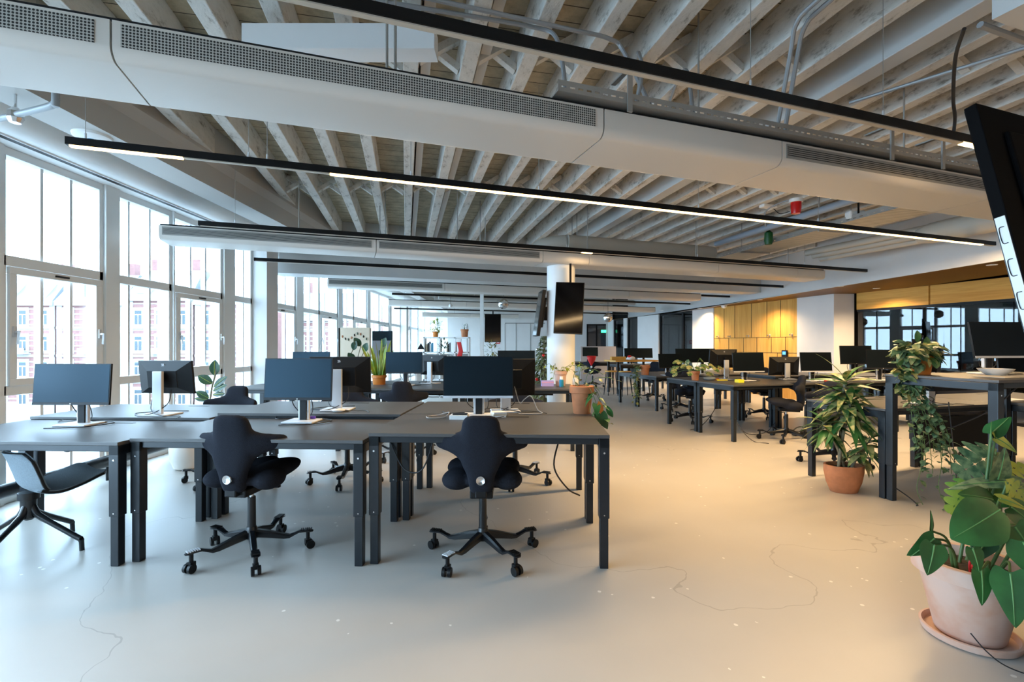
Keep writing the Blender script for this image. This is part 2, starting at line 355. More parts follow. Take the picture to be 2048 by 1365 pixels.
struct('floor', MB().box(-4.5, 13.5, -3.2, 27.2, -0.1, 0), M['floor'], 'polished concrete floor with pale chips and hairline cracks')
deck = struct('ceiling', MB().prism([rotz((x, y, 0), -JA)[:2] for x, y in ((-4.5, -3.2), (13.5, -3.2), (13.5, 27.2), (-4.5, 27.2))], 3.60, 3.68), M['deck'], 'whitewashed board ceiling above the joists'); deck.rotation_euler = (0, 0, JA)
def b3(X): return 8.5+(X+4.1)*0.316                               # front line of the boxed cross beam
for k in range(-9, 22):
    x0 = 0.037+0.418*k; tj = 0.2217
    ylo, yhi = -3.0, min((3.207+0.418*k)/tj, 30)
    yhi = min(yhi, (8.5+0.316*(x0+4.1))/(1+0.316*tj)+0.05)
    ylo = max(ylo, (0.418*k-6.923)/0.1467)
    if yhi-ylo < 0.3: continue
    c = math.cos(JA); wj, hj = (0.16, 0.30) if k == 8 else (0.11, 0.26)
    o = struct('ceiling_joist', MB().box(-wj/2, wj/2, ylo/c, yhi/c, 3.335 if k != 8 else 3.30, 3.60), M['joist'] if k != 8 else M['beam'],
               'whitewashed rough timber ceiling joist' if k != 8 else 'smooth painted beam among the rough ceiling joists', bevel=0.006)
    o.location = (x0, 0, 0); o.rotation_euler = (0, 0, JA); o['group'] = 'exposed ceiling joists'
    if k in (0, 1):
        obj('batten', MB().box(wj/2+0.02, wj/2+0.09, ylo/c, yhi/c, 3.40, 3.60), M['beam'], o)
    if k != 7 and k != 8:
        for yb in (0.6, 3.45, 6.35):
            if ylo < yb-0.3 and yb+0.3 < yhi:
                a = 0.055; b = 0.418*c-0.055
                obj('brace', MB().bar((a, yb/c-0.03, 3.37), (b, yb/c-0.03, 3.57), 0.05, 0.06, (0, 1, 0)), M['joist'], o)
                obj('brace', MB().bar((a, yb/c+0.03, 3.57), (b, yb/c+0.03, 3.37), 0.05, 0.06, (0, 1, 0)), M['joist'], o)

# window-side ceiling boxes, running with the facade
def profY(poly, y0, y1):
    mb = MB(); n = len(poly)
    vs = [(x, y0, z) for x, z in poly]+[(x, y1, z) for x, z in poly]
    return mb.add(vs, [tuple(range(n)), tuple(range(n, 2*n))[::-1]]+[(i, n+i, n+(i+1) % n, (i+1) % n) for i in range(n)])
lip = [(-4.5, 3.0), (-3.97, 3.0)]+[(-3.97+0.15*math.sin(q), 3.15-0.15*math.cos(q)) for q in [PI/2*i/6 for i in range(1, 7)]]+[(-3.82, 3.6), (-4.5, 3.6)]
o = struct('ceiling_trim', profY(lip, -3.1, 27), M['white'], 'white rounded ceiling edge above the windows', smooth=True)
obj('slot_diffuser', MB().box(-4.09, -4.02, -3.0, 7.7, 2.994, 3.004), M['black'], o)
obj('slot_lip', MB().box(-4.012, -4.002, -3.0, 7.7, 2.985, 3.004), M['white'], o)
strip = [(-3.5, 3.0), (-3.17, 3.0), (-3.17, 3.22), (-3.11, 3.30), (-3.11, 3.6), (-3.5, 3.6)]
struct('ceiling_box', profY(strip, -3.1, 27), M['brownbox'], 'long painted ceiling box parallel to the windows')

# boxed structural beam across the room, pillars and column
mb = MB(); mb.prism([(-4.3, b3(-4.3)), (6.4, b3(6.4)), (6.3, b3(6.3)+0.5), (-4.3, b3(-4.3)+0.5)], 2.61, 3.62)
struct('ceiling_beam', mb, M['beam'], 'wide flat grey boxed beam crossing the whole ceiling')
for y0, y1, lab in ((7.83, 8.2, 'square white pillar between the windows'), (18.2, 18.55, 'distant square white pillar between the windows')):
    struct('wall_pillar', MB().box(-4.5, -4.0, y0, y1, 0, 3.0), M['wallwhite'], lab)
struct('column', MB().cyl((0.73, 7.16, 0), (0.73, 7.16, 2.5), 0.208, seg=40), M['white'], 'round white column beside the potted plants', smooth=True)
struct('steel_post', MB().box(-0.80, -0.71, 12.0, 12.09, 0, 3.6), M['white'], 'slim white post carrying the far portrait screen')

# windows of the street side
XW = -4.3
def window(i, y0, y1, mull, sash, lab):
    r = bpy.data.objects.new('window_%d' % i, None); C.objects.link(r); r.location = (XW, y0, 0); tag(r, lab, 'window', kind='structure')
    W = y1-y0; m = MB()
    for z0, z1 in ((0, 0.08), (0.905, 0.99), (2.0, 2.09), (2.93, 3.0)): m.box(-0.06, 0.06, 0, W, z0, z1)
    for a in (0, W-0.045): m.box(-0.06, 0.06, a, a+0.045, 0.08, 2.93)
    obj('frame', m, M['frame'], r, bevel=0.004)
    m = MB()
    for a in mull:
        a -= y0
        for z0, z1 in ((0.08, 0.905), (0.99, 2.0), (2.09, 2.93)): m.box(-0.03, 0.03, a-0.014, a+0.014, z0, z1)
    obj('glazing_bars', m, M['frame'], r)
    obj('pane', MB().box(-0.004, 0.004, 0.03, W-0.03, 0.06, 2.95), M['glass'], r)
    if sash:
        m = MB(); m.box(0.05, 0.085, 0.05, W-0.05, 0.985, 1.045).box(0.05, 0.085, 0.05, W-0.05, 1.935, 1.995)
        m.box(0.05, 0.085, 0.05, 0.11, 1.045, 1.935).box(0.05, 0.085, W-0.11, W-0.05, 1.045, 1.935)
        s = obj('sash', m, M['frame'], r, bevel=0.004)
        for q in (0.08, W-0.08):
            obj('handle', MB().box(0.085, 0.10, q-0.014, q+0.014, 1.40, 1.49).bar((0.10, q, 1.445), (0.135, q, 1.445), 0.016, 0.016).bar((0.13, q, 1.45), (0.14, q-0.02, 1.34), 0.014, 0.016), M['silver'], s)
        obj('closer', MB().box(0.085, 0.10, W*0.45, W*0.45+0.13, 1.958, 1.975), M['plastic'], s)
wins = [(-3.0, -1.4, (-2.5, -1.9), 0), (-1.3, 0.3, (-0.8, -0.2), 0), (0.4, 2.0, (0.9, 1.5), 0), (2.1, 3.88, (2.7, 3.3), 0),
        (3.98, 4.98, (4.36, 4.65), 1), (5.15, 5.98, (5.35, 5.66), 0), (6.0, 7.03, (6.38, 6.69), 1), (7.3, 7.83, (7.63,), 0),
        (8.22, 9.40, (8.6, 9.04), 1), (9.7, 10.55, (10.14,), 0), (10.55, 11.66, (10.95, 11.33), 1), (11.95, 12.85, (12.4,), 0), (12.85, 14.0, (13.25, 13.6), 1),
        (14.3, 15.3, (14.8,), 0), (15.3, 16.5, (15.7, 16.1), 1), (16.8, 18.2, (17.3, 17.8), 0), (18.6, 19.9, (19.0, 19.5), 1), (20.1, 21.6, (20.6, 21.1), 0),
        (21.7, 23.2, (22.2, 22.7), 1), (23.4, 24.9, (23.9, 24.4), 0), (25.1, 26.8, (25.7, 26.2), 0)]
for i, (a, b, mu, sa) in enumerate(wins):
    window(i+1, a, b, mu, sa, 'tall white framed window, number %d along the street side' % (i+1))
prev = -3.1; posts = []
for a, b, _, _ in wins+[(27.0, 27.0, 0, 0)]:
    if a-prev > 0.01 and not (7.7 < prev < 8.0) and not (18.1 < prev < 18.3): posts.append((prev, a))
    prev = b
for a, b in posts:
    o = struct('window_post', MB().box(XW-0.12, XW+0.09, a, b, 0, 3.0), M['frame'], 'white post between two tall windows'); o['group'] = 'window posts'

# end walls
struct('wall_back', MB().box(-4.5, 9.9, -3.25, -3.1, 0, 3.62), M['wallwhite'], 'plain white wall behind the viewer')
struct('wall_far', MB().box(-2.85, 4.6, 22.0, 22.15, 0, 3.62), M['wallwhite'], 'white wall at the far end of the room')
struct('wall_far_return', MB().box(-2.95, -2.85, 22.0, 27.0, 0, 3.62), M['wallwhite'], 'white wall return beside the far windows')
struct('wall_end', MB().box(-4.5, -2.85, 27.0, 27.15, 0, 3.62), M['wallwhite'], 'end wall of the window bay')
m = MB()
for u in (934, 1010, 1032, 1061): m.box(atY(u, 22)-0.012, atY(u, 22)+0.012, 21.985, 22.0, 0, 2.3)
m.box(atY(1010, 22), atY(1090, 22), 21.985, 22.0, 2.3, 2.34)
struct('trim_1', m, M['slot'], 'thin joints of the cupboard doors in the far wall')
o = struct('window_30', MB().box(3.42, 4.30, 21.95, 22.0, 1.2, 1.26).box(3.42, 4.30, 21.95, 22.0, 2.22, 2.28).box(3.42, 3.48, 21.95, 22.0, 1.26, 2.22).box(3.84, 3.90, 21.95, 22.0, 1.26, 2.22), M['black'], 'black framed inner window in the far wall')
obj('pane', MB().box(3.48, 4.3, 21.98, 21.995, 1.26, 2.22), M['darkglass'], o)

# right side: soffit, fascia, wall pieces
m = MB()
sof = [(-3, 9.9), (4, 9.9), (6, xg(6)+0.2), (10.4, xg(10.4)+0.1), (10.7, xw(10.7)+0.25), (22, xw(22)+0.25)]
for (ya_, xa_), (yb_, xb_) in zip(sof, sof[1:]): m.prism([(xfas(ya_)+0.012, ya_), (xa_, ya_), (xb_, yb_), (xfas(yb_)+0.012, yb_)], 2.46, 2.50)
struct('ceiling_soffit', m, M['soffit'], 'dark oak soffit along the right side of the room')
m = MB(); seg(m, xfas, -3, 22, 2.455, 3.62, 0.03)
struct('wall_fascia', m, M['wallwhite'], 'grey white upstand above the oak soffit')
def wseg(name, y0, y1, z0, z1, mt, lab, th=0.2, off=0.0):
    m = MB(); seg(m, xw, y0, y1, z0, z1, th, off); return struct(name, m, mt, lab)
m = MB(); seg(m, xw, 10.59, 11.57, 0, 2.46, 0.45)
struct('wall_right_pillar', m, M['wallwhite'], 'broad white pillar beside the glass partition')
op = wseg('wall_right_oak', 11.57, 14.64, 0, 2.46, M['oak'], 'oak panelled wall with a small black control panel', 0.2, 0.03)
m = MB()
for z in (0.62, 1.13, 1.53): seg(m, xw, 11.57, 14.64, z-0.004, z+0.004, 0.01, 0.024)
for y in (12.1, 12.55, 13.1, 13.75, 14.2): seg(m, xw, y-0.005, y+0.005, 1.53, 2.46, 0.01, 0.024)
for y in (11.95, 12.4, 12.9, 13.4, 14.0): seg(m, xw, y-0.005, y+0.005, 1.13, 1.53, 0.01, 0.024)
for y in (12.2, 12.8, 13.5, 14.2): seg(m, xw, y-0.005, y+0.005, 0, 1.13, 0.01, 0.024)
obj('joint', m, M['soil'], op)
wseg('wall_right_panel', 14.64, 15.69, 0, 2.46, M['wallwhite'], 'white wall piece left of the oak panelling')
wseg('wall_right_piece', 17.74, 19.29, 0, 2.46, M['wallwhite'], 'white wall piece between two glazed openings')
wseg('wall_right_slip', 20.2, 20.5, 0, 2.46, M['wallwhite'], 'narrow white wall slip between dark glass')
wseg('wall_right_end', 21.5, 22.1, 0, 2.46, M['wallwhite'], 'white wall piece at the far right corner')
def opening(i, y0, y1, mid, lab):
    m = MB()
    for a, b in ((y0, y0+0.06), (y1-0.06, y1))+(((mid-0.05, mid+0.05),) if mid else ()): seg(m, xw, a, b, 0, 2.44, 0.08, 0.04)
    seg(m, xw, y0, y1, 2.40, 2.46, 0.08, 0.04)
    o = struct('door_%d' % i, m, M['black'], lab)
    m = MB(); seg(m, xw, y0+0.05, y1-0.05, 0.02, 2.42, 0.012, 0.07); obj('pane', m, M['darkglass'], o)
    m = MB(); seg(m, xw, y0-0.3, y1+0.3, 0, 2.46, 0.1, 1.6); obj('lining', m, M['duct'], o)
opening(1, 15.69, 17.74, 16.3, 'dark framed glass door with sliding panel')
opening(2, 19.29, 20.2, 0, 'dark glass opening with reflected exit sign')
opening(3, 20.5, 21.5, 0, 'farthest dark glass opening in the right wall')
# glazed partition with dark room behind
m = MB(); seg(m, xg, 9.12, 10.49, 2.10, 2.46, 0.06); o1 = struct('trim_2', m, M['oakh'], 'oak fascia board above the glass beside the white pillar')
m = MB(); seg(m, xg, 3.0, 9.09, 2.10, 2.46, 0.06); struct('trim_3', m, M['oakh'], 'long oak fascia board above the glass partition')
m = MB(); seg(m, xg, 3.0, 10.49, 2.05, 2.10, 0.05, 0.01); seg(m, xg, 3.0, 10.49, 0, 0.05, 0.05, 0.01); struct('trim_4', m, M['black'], 'black channels holding the glass partition')
for i, (a, b) in enumerate(((10.11, 10.49), (8.65, 10.09), (7.93, 8.63), (6.4, 7.91), (4.9, 6.38), (3.0, 4.88))):
    m = MB(); seg(m, xg, a, b, 0.04, 2.06, 0.012, 0.03); struct('window_%d' % (40+i), m, M['darkglass'], 'glass partition pane %d counted from the white pillar' % (i+1))
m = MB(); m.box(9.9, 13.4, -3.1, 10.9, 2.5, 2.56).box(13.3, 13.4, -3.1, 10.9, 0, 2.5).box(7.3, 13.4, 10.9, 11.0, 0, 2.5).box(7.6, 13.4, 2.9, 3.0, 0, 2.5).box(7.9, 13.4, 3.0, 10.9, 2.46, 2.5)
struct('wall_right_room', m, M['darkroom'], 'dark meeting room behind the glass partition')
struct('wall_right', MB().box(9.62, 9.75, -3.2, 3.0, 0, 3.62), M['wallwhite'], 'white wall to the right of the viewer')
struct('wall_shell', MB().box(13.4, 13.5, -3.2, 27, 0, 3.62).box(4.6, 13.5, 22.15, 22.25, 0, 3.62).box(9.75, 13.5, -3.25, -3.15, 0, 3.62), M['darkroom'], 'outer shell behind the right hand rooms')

# ------------------------------------------------------------------ ceiling equipment
def climate_beam(n, t0, t1, seams, perf, lab, wid=0.46, zb=2.5):
    L0 = thing('climate_beam', lab, 'ceiling beam unit', bp(n, t0, 0), TH, 'climate beams')
    y = wid/2; r = 0.055; zt = zb+0.155
    prof = [(-y, zt)]+[(-y+r-r*math.cos(q), zb+r-r*math.sin(q)) for q in [PI/2*i/6 for i in range(7)]]+[(y-r+r*math.sin(q), zb+r-r*math.cos(q)) for q in [PI/2*i/6 for i in range(7)]]+[(y, zt)]
    cuts = [t0]+seams+[t1]
    for i in range(len(cuts)-1):
        a, b = cuts[i]-t0+0.004, cuts[i+1]-t0-0.004
        s = obj('casing_section', MB().loft([[(a, p, z) for p, z in prof], [(b, p, z) for p, z in prof]]), M['casing'], L0, smooth=True)
        if i in perf:
            g = obj('grille', MB().box(a+0.03, b-0.05, -y-0.003, -y+0.01, zb+0.050, zb+0.142), M['perf'] if perf[i] == 'p' else M['slot'], s)
            if perf[i] == 'l':
                m = MB()
                for q in range(5): m.box(a+0.04, b-0.06, -y-0.005, -y, zb+0.068+q*0.013, zb+0.072+q*0.013)
                obj('louvre', m, M['edge'], s)
    obj('top_plate', MB().box(0.01, t1-t0-0.01, -y+0.02, y-0.02, zt-0.01, zt+0.02), M['edge'], L0)
    for q in range(1, int((t1-t0)/2)+1):
        obj('hanger', MB().cyl((q*2.0-0.6, 0, zt), (q*2.0-0.6, 0, 3.6), 0.007, seg=6), M['galv'], L0)
    return L0
climate_beam(2.60, -3.2, 6.2, [-0.905, 1.361, 2.667, 4.86], {0: 'p', 1: 'p', 3: 'l'}, 'nearest long climate beam with punched grille strip across the ceiling', 0.46)
climate_beam(6.49, -1.96, 8.05, [0.35, 2.62, 3.35, 5.7, 7.4], {0: 'l', 1: 'l'}, 'long climate beam in front of the round column')
climate_beam(10.49, -0.37, 8.77, [2.0, 4.3, 6.6], {0: 'l'}, 'climate beam behind the flat boxed beam')
climate_beam(14.72, 1.16, 10.4, [3.5, 6, 8.3], {}, 'far climate beam above the mirror balls')
climate_beam(20.2, 2.95, 7.2, [5.0], {}, 'farthest climate beam near the end wall')

def track(n, t0, t1, lit, lab, z=2.63, lamps=True, wires=(0.35, 2.2, 4.4, 6.6, 8.8), power=None):
    T = thing('track_light', lab, 'track light', bp(n, t0, z), TH, 'black lighting tracks')
    Lh = t1-t0
    obj('rail', MB().box(0, Lh, -0.022, 0.022, 0, 0.05), M['black'], T)
    cuts = sorted([(a-t0, b-t0, 1) for a, b in lit])
    p = 0.02; off = []
    for a, b, _ in cuts:
        if a-p > 0.05: off.append((p, a-0.004))
        p = b+0.004
    if Lh-p > 0.05: off.append((p, Lh-0.02))
    for a, b in off: obj('diffuser', MB().box(a, b, -0.014, 0.014, -0.006, 0.001), M['stripoff'], T)
    for a, b, _ in cuts:
        d = obj('lit_diffuser', MB().box(a, b, -0.017, 0.017, -0.010, 0.001), M['strip'], T); d['label'] = 'lit warm strip'
        if lamps:
            ld = bpy.data.lights.new('strip_lamp', 'AREA'); ld.shape = 'RECTANGLE'; ld.size = b-a; ld.size_y = 0.03; ld.energy = STRIP_W*(b-a)*(power[cuts.index((a, b, 1))] if power else 1); ld.color = WARM
            lo = bpy.data.objects.new('strip_lamp', ld); C.objects.link(lo); lo.parent = T; lo.location = ((a+b)/2, 0, -0.02)
    for q in wires:
        if q < Lh:
            obj('wire', MB().tube([(q, 0, 0.05), (q, 0, 3.6-z)], 0.0025, 5), M['galv'], T)
            obj('wire_clip', MB().cyl((q, 0, 0.05), (q, 0, 0.09), 0.007, seg=8), M['silver'], T)
    return T
tu = t_of
track(1.97, -3.0, tu(1.97, 1982)+0.02, [(tu(1.97, 1922), tu(1.97, 1978))], 'nearest black lighting track, lit only at its right tip', wires=(0.35, 3.1, 5.0, 6.0))
track(3.88, tu(3.88, 133), 8.0, [(tu(3.88, 133)+0.02, tu(3.88, 366)), (tu(3.88, 660), 2.2), (2.208, 4.9), (4.908, 7.75)], 'long black lighting track with a glowing warm strip, above the front desks', wires=(0.1, 1.05, 1.17, 2.2, 3.3, 5.0, 6.6), power=(0.25, 1.3, 2.45, 3.0))
track(6.03, tu(6.03, 397), tu(6.03, 1765), [(tu(6.03, 1163), tu(6.03, 1184))], 'dark lighting track along the second climate beam, one small lit spot')
track(8.29, tu(8.29, 508), tu(8.29, 1592), [], 'unlit lighting track below the flat boxed beam')
for vl, ul, ur, lab in ((568, 779, 1459, 'first'), (590, 784, 1380, 'second'), (607, 786, 1307, 'third'), (618.5, 788, 1256, 'fourth')):
    Y = F*(2.63-H)/(CY-vl); X = atY(ul, Y); n = -DS*X+DC*Y
    track(n, tu(n, ul), tu(n, ur), [], 'thin %s lighting track beyond the flat boxed beam' % lab, lamps=True)
# unseen lit tracks behind the viewer, added to warm the right side
track(-0.9, -3.0, 6.5, [(3.4, 6.3)], 'unseen lighting track just behind the viewer, added for warm light', power=(0.5,))
track(-2.2, -1.5, 7.0, [(4.2, 6.8)], 'unseen lighting track at the back of the room, added for warm light', power=(2,))

# downlights in the soffit
for i, (u, v) in enumerate(((1984, 530), (1753, 577), (1680, 573), (1520, 600), (1399, 617), (1323, 621))):
    x, y, z = at(u, v, 2.46)
    d = thing('downlight', ('round downlight in the oak soffit, %s from the front' % ['first', 'second', 'third', 'fourth', 'fifth', 'sixth'][i]), 'downlight', (x, y, 2.46), 0, 'soffit downlights')
    obj('bezel', MB().lathe([(0.045, -0.006), (0.06, -0.006), (0.062, 0.0), (0.045, 0.002)], 20), M['white'], d)
    obj('lamp_lens', MB().cyl((0, 0, -0.004), (0, 0, 0.001), 0.044, seg=20), M['lamp'], d)
    sd = bpy.data.lights.new('downlight_lamp', 'SPOT'); sd.energy = SPOT_W; sd.color = (1.0, 0.72, 0.42); sd.spot_size = math.radians(150); sd.spot_blend = 1.0; sd.shadow_soft_size = 0.05
    so = bpy.data.objects.new('downlight_lamp', sd); C.objects.link(so); so.parent = d; so.location = (0, 0, -0.02)
x, y, z = at(1448, 611, 2.46)
d = thing('dome_detector', 'small white dome detector on the oak soffit', 'detector', (x, y, 2.46)); obj('body', MB().lathe([(0.01, -0.09), (0.06, -0.07), (0.075, -0.03), (0.05, 0)], 16), M['white'], d, smooth=True)
obj('collar', MB().cyl((0, 0, -0.012), (0, 0, 0), 0.085, seg=16), M['white'], d)

# access point on the window-side ceiling box
d = thing('access_point', 'flat white round wireless access point under the ceiling box', 'access point', (-3.34, 3.82, 3.0))
obj('cover', MB().lathe([(0.02, -0.036), (0.09, -0.032), (0.125, -0.018), (0.13, 0)], 32), M['white'], d, smooth=True)
obj('logo', MB().lathe([(0.030, -0.0385), (0.034, -0.0385), (0.034, -0.034), (0.030, -0.034)], 20), M['blue'], d)
# pipes top left
tag(obj('sprinkler_pipe', MB().tube(arc([(-3.5, 3.25, 2.86), (-3.05, 3.1, 2.86), (-2.92, 3.06, 2.87), (-2.90, 3.05, 2.92), (-2.90, 3.05, 3.6)], 5), 0.021, 10), M['pipe'], smooth=True), 'grey pipe with elbow by the ceiling box, top left', 'pipe')
tag(obj('pipe_clamp', MB().lathe([(0.03, -0.05), (0.045, -0.02), (0.045, 0.02), (0.02, 0.05)], 10, c=(-3.3, 3.19, 2.86)).tube([(-3.3, 3.19, 2.9), (-3.3, 3.19, 3.02)], 0.008, 6), M['chrome']), 'shiny clamp on the grey pipe, top left', 'clamp')
tag(obj('window_convector', MB().cyl((-3.98, -2.5, 0.19), (-3.98, 7.6, 0.19), 0.055, seg=18).cyl((-3.98, 4.72, 0.0), (-3.98, 4.72, 0.19), 0.012).cyl((-3.98, 2.5, 0.0), (-3.98, 2.5, 0.19), 0.012).cyl((-3.98, 6.8, 0.0), (-3.98, 6.8, 0.19), 0.012), M['steel'], smooth=True), 'dark heating tube along the foot of the windows', 'heating pipe')

# cable tray riding on the nearest beam
d = thing('cable_tray', 'perforated dark cable tray lying on the nearest climate beam', 'cable tray', bp(2.40, 1.06, 2.685), TH)
m = MB().box(0, 3.85, -0.07, 0.10, 0, 0.004)
obj('tray_floor', m, M['galv'], d)
m = MB(); m.box(0, 3.85, -0.073, -0.07, 0, 0.022).box(0, 3.85, -0.073, -0.07, 0.032, 0.06)
for i in range(77): m.box(i*0.05, i*0.05+0.02, -0.073, -0.07, 0.022, 0.032)
obj('slotted_side', m, M['galv'], d)
for q in (0.42, 2.55, 3.1): obj('bracket', MB().box(q, q+0.03, -0.085, -0.074, -0.05, 0.2).box(q, q+0.03, -0.085, 0.1, 0.19, 0.2), M['galv'], d)
tag(obj('tray_cables', MB().tube([bp(2.42, 1.2, 2.70), bp(2.43, 2.5, 2.705), bp(2.42, 4.8, 2.70)], 0.012).tube([bp(2.45, 1.2, 2.70), bp(2.46, 2.5, 2.71), bp(2.45, 4.8, 2.70)], 0.012), M['cable']), 'black cables laid in the dark cable tray', 'cable')
for pts, r, mt, lab in (
    ([(-0.81, 2.73, 3.30), (-0.2, 2.88, 3.30), (0.14, 2.97, 3.30), (0.26, 2.95, 3.24), (0.29, 2.80, 3.0), bp(2.42, 1.15, 2.72)], 0.013, 'pipe', 'bent conduit dropping into the near end of the dark cable tray'),
    ([(-0.70, 2.62, 3.28), (0.3, 2.94, 3.28), (0.62, 3.05, 3.28), (0.72, 3.07, 3.2), bp(2.45, 1.75, 2.72)], 0.013, 'pipe', 'second bent conduit beside the first above the dark cable tray'),
    ([(1.3, 4.6, 3.31), (0.95, 3.6, 3.31), (0.84, 3.2, 3.28), bp(2.43, 1.65, 2.95), bp(2.43, 1.6, 2.72)], 0.013, 'pipe', 'conduit running along a joist then down to the tray'),
    ([(1.3, 4.0, 3.31), (1.22, 3.5, 3.28), (1.17, 3.2, 3.15), bp(2.43, 2.02, 2.72)], 0.013, 'pipe', 'hooked conduit under the joists above the tray'),
    ([(1.86, 2.2, 3.31), (1.75, 2.75, 3.31), (1.72, 2.9, 3.28), (1.74, 3.0, 3.15), bp(2.43, 2.68, 2.72)], 0.014, 'pipe', 'paired conduit with wide bend near the smooth painted beam'),
    ([(1.93, 2.2, 3.31), (1.82, 2.78, 3.31), (1.79, 2.93, 3.28), (1.80, 3.03, 3.15), bp(2.43, 2.75, 2.72)], 0.014, 'pipe', 'second paired conduit with wide bend near the smooth painted beam'),
    ([(2.36, 2.42, 2.95), (3.0, 2.65, 2.95), (4.0, 3.0, 2.95)], 0.016, 'pipe', 'grey rail hung at the upper right by the ceiling duct box'),
    ([(2.6, 3.7, 3.2), (3.6, 2.6, 3.2)], 0.013, 'pipe', 'straight conduit crossing the joists at upper right'),
    ([(2.28, 2.42, 2.93), (2.42, 2.62, 2.9), (2.62, 2.85, 2.8), (2.75, 2.98, 2.75), (2.78, 3.02, 2.68)], 0.009, 'cable', 'thick black cable hanging to the tip of the nearest track')):
    tag(obj('cable' if mt == 'cable' else 'conduit', MB().tube(arc(pts, 6), r, 8), M[mt], smooth=True), lab, 'cable' if mt == 'cable' else 'conduit')
d = thing('duct_box', 'pale ceiling duct box in the upper right corner', 'duct', (2.31, 2.31, 2.90), TH)
obj('body', MB().box(0, 0.9, -0.9, 0, 0, 0.38), M['beam'], d)
tag(obj('timber_trimmer', MB().box(-1.6, -0.46, 2.84, 2.98, 3.09, 3.24), M['white']), 'short white painted timber under the joists above the near beam', 'timber')
d = thing('hanger_rod', 'grey rod with a junction box above the near climate beam', 'rod', (-0.62, 2.55, 2.62))
obj('rod', MB().cyl((0, 0, 0.1), (0, 0, 0.98), 0.008, seg=8), M['galv'], d); obj('box', MB().box(-0.03, 0.03, -0.015, 0.015, 0.03, 0.12), M['galv'], d)
d = thing('junction_box', 'white junction box over the right end of the near beam', 'junction box', (3.5, 3.78, 2.70), TH)
obj('body', MB().box(-0.05, 0.05, -0.02, 0.02, 0, 0.10), M['white'], d, bevel=0.008)
obj('lead', MB().tube(arc([(-0.05, 0, 0.03), (-0.15, 0, 0.05), (-0.2, 0.02, 0.0), (-0.3, 0.02, 0.02)], 5), 0.008, 6), M['greycable'], d)

# things between the two beams, right
d = thing('cable_tray', 'broad pale ribbed cable tray running parallel to the joists', 'cable tray', (3.79, 9.1, 2.95), JA)
obj('tray_floor', MB().box(0, 0.58, -4.6, 0, 0, 0.004), board_mat('ribbed_sheet', (0.60, 0.56, 0.48), 0.012, 0.06, 'Y', (0.30, 0.27, 0.22), 0.05), d)
m = MB().box(-0.004, 0, -4.6, 0, 0, 0.02).box(-0.004, 0, -4.6, 0, 0.03, 0.07)
for i in range(50): m.box(-0.004, 0, -4.6+i*0.092, -4.55+i*0.092, 0.02, 0.03)
obj('slotted_side', m, M['galv'], d)
for q in (-0.8, -2.4, -4.0): obj('hanger', MB().cyl((0.02, q, 0.0), (0.02, q, 0.65), 0.006, seg=6).cyl((0.56, q, 0.0), (0.56, q, 0.65), 0.006, seg=6).box(0, 0.58, q-0.01, q+0.01, -0.02, 0), M['galv'], d)
tag(obj('water_pipe', MB().cyl((3.66, 8.6, 3.14), (4.4, 5.3, 3.14), 0.048, seg=16), M['bluepipe'], smooth=True), 'blue grey pipe between joists and pale cable tray', 'pipe')
dpts = [bp(7.25, 2.95, 2.88), bp(7.1, 3.02, 2.92), bp(6.95, 3.3, 2.95), bp(6.93, 3.6, 2.95), bp(6.93, 6.15, 2.95)]
tag(obj('air_duct', MB().tube(arc(dpts, 6), 0.135, 24), M['duct'], smooth=True), 'round beige air duct with elbow above the second climate beam', 'air duct')
for i in range(3):
    o = obj('riser_pipe', MB().cyl((5.27+0.13*i, 8.6, 2.98-0.05*i), (5.88+0.13*i, 6.75, 2.98-0.05*i), 0.055, seg=16), M['duct'], smooth=True)
    tag(o, ['upper', 'middle', 'lower'][i]+' of three beige pipes along the grey white upstand', 'pipe', 'three beige pipes')
tag(obj('air_duct', MB().tube([(5.72, 6.75, 2.86), (5.77, 6.6, 2.87), (6.0, 5.7, 2.88), (6.2, 4.9, 2.88)], [0.10, 0.14, 0.15, 0.15], 24), M['duct'], smooth=True), 'short wide duct end near the big hanging screen', 'air duct')
d = thing('fire_beacon', 'red fire alarm beacon on a white base below the joists', 'alarm', (3.42, 5.78, 2.98))
obj('base', MB().cyl((0, 0, 0.07), (0, 0, 0.11), 0.075, seg=20), M['white'], d); obj('dome', MB().lathe([(0.02, -0.07), (0.05, -0.065), (0.058, 0.0), (0.058, 0.07)], 20), M['redpl'], d, smooth=True)
obj('conduit', MB().tube(arc([(0, 0, 0.11), (-0.06, 0.2, 0.13), (-0.1, 0.5, 0.1), (-0.1, 0.5, -0.1)], 5), 0.01, 6), M['pipe'], d)
d = thing('access_point', 'white boxy wireless unit sitting on the pale cable tray', 'access point', (4.50, 6.3, 3.02))
obj('body', MB().box(-0.10, 0.10, -0.06, 0.06, -0.04, 0.07), M['white'], d, bevel=0.02); obj('antenna', MB().box(-0.01, 0.01, -0.07, -0.06, 0, 0.16), M['black'], d)
d = thing('sensor_box', 'flat white sensor box screwed under a joist', 'sensor', (3.66, 6.86, 3.29), 0.3)
obj('body', MB().box(-0.12, 0.12, -0.05, 0.05, 0, 0.045), M['white'], d, bevel=0.01); obj('lead', MB().tube(arc([(0.1, 0, 0.0), (0.2, 0, -0.06), (0.35, 0.05, -0.03), (0.5, 0.1, 0.02)], 5), 0.006, 6), M['cable'], d)
d = thing('exit_beacon', 'dark green beacon beside the pale cable tray', 'beacon', (4.03, 7.54, 2.97)); obj('body', MB().lathe([(0.05, -0.06), (0.065, 0), (0.06, 0.12), (0.02, 0.16)], 16), M['green'], d, smooth=True)
obj('lead', MB().tube(arc([(0, 0, 0.16), (-0.05, 0, 0.25), (-0.02, 0.02, 0.35)], 5), 0.006, 6), M['cable'], d)
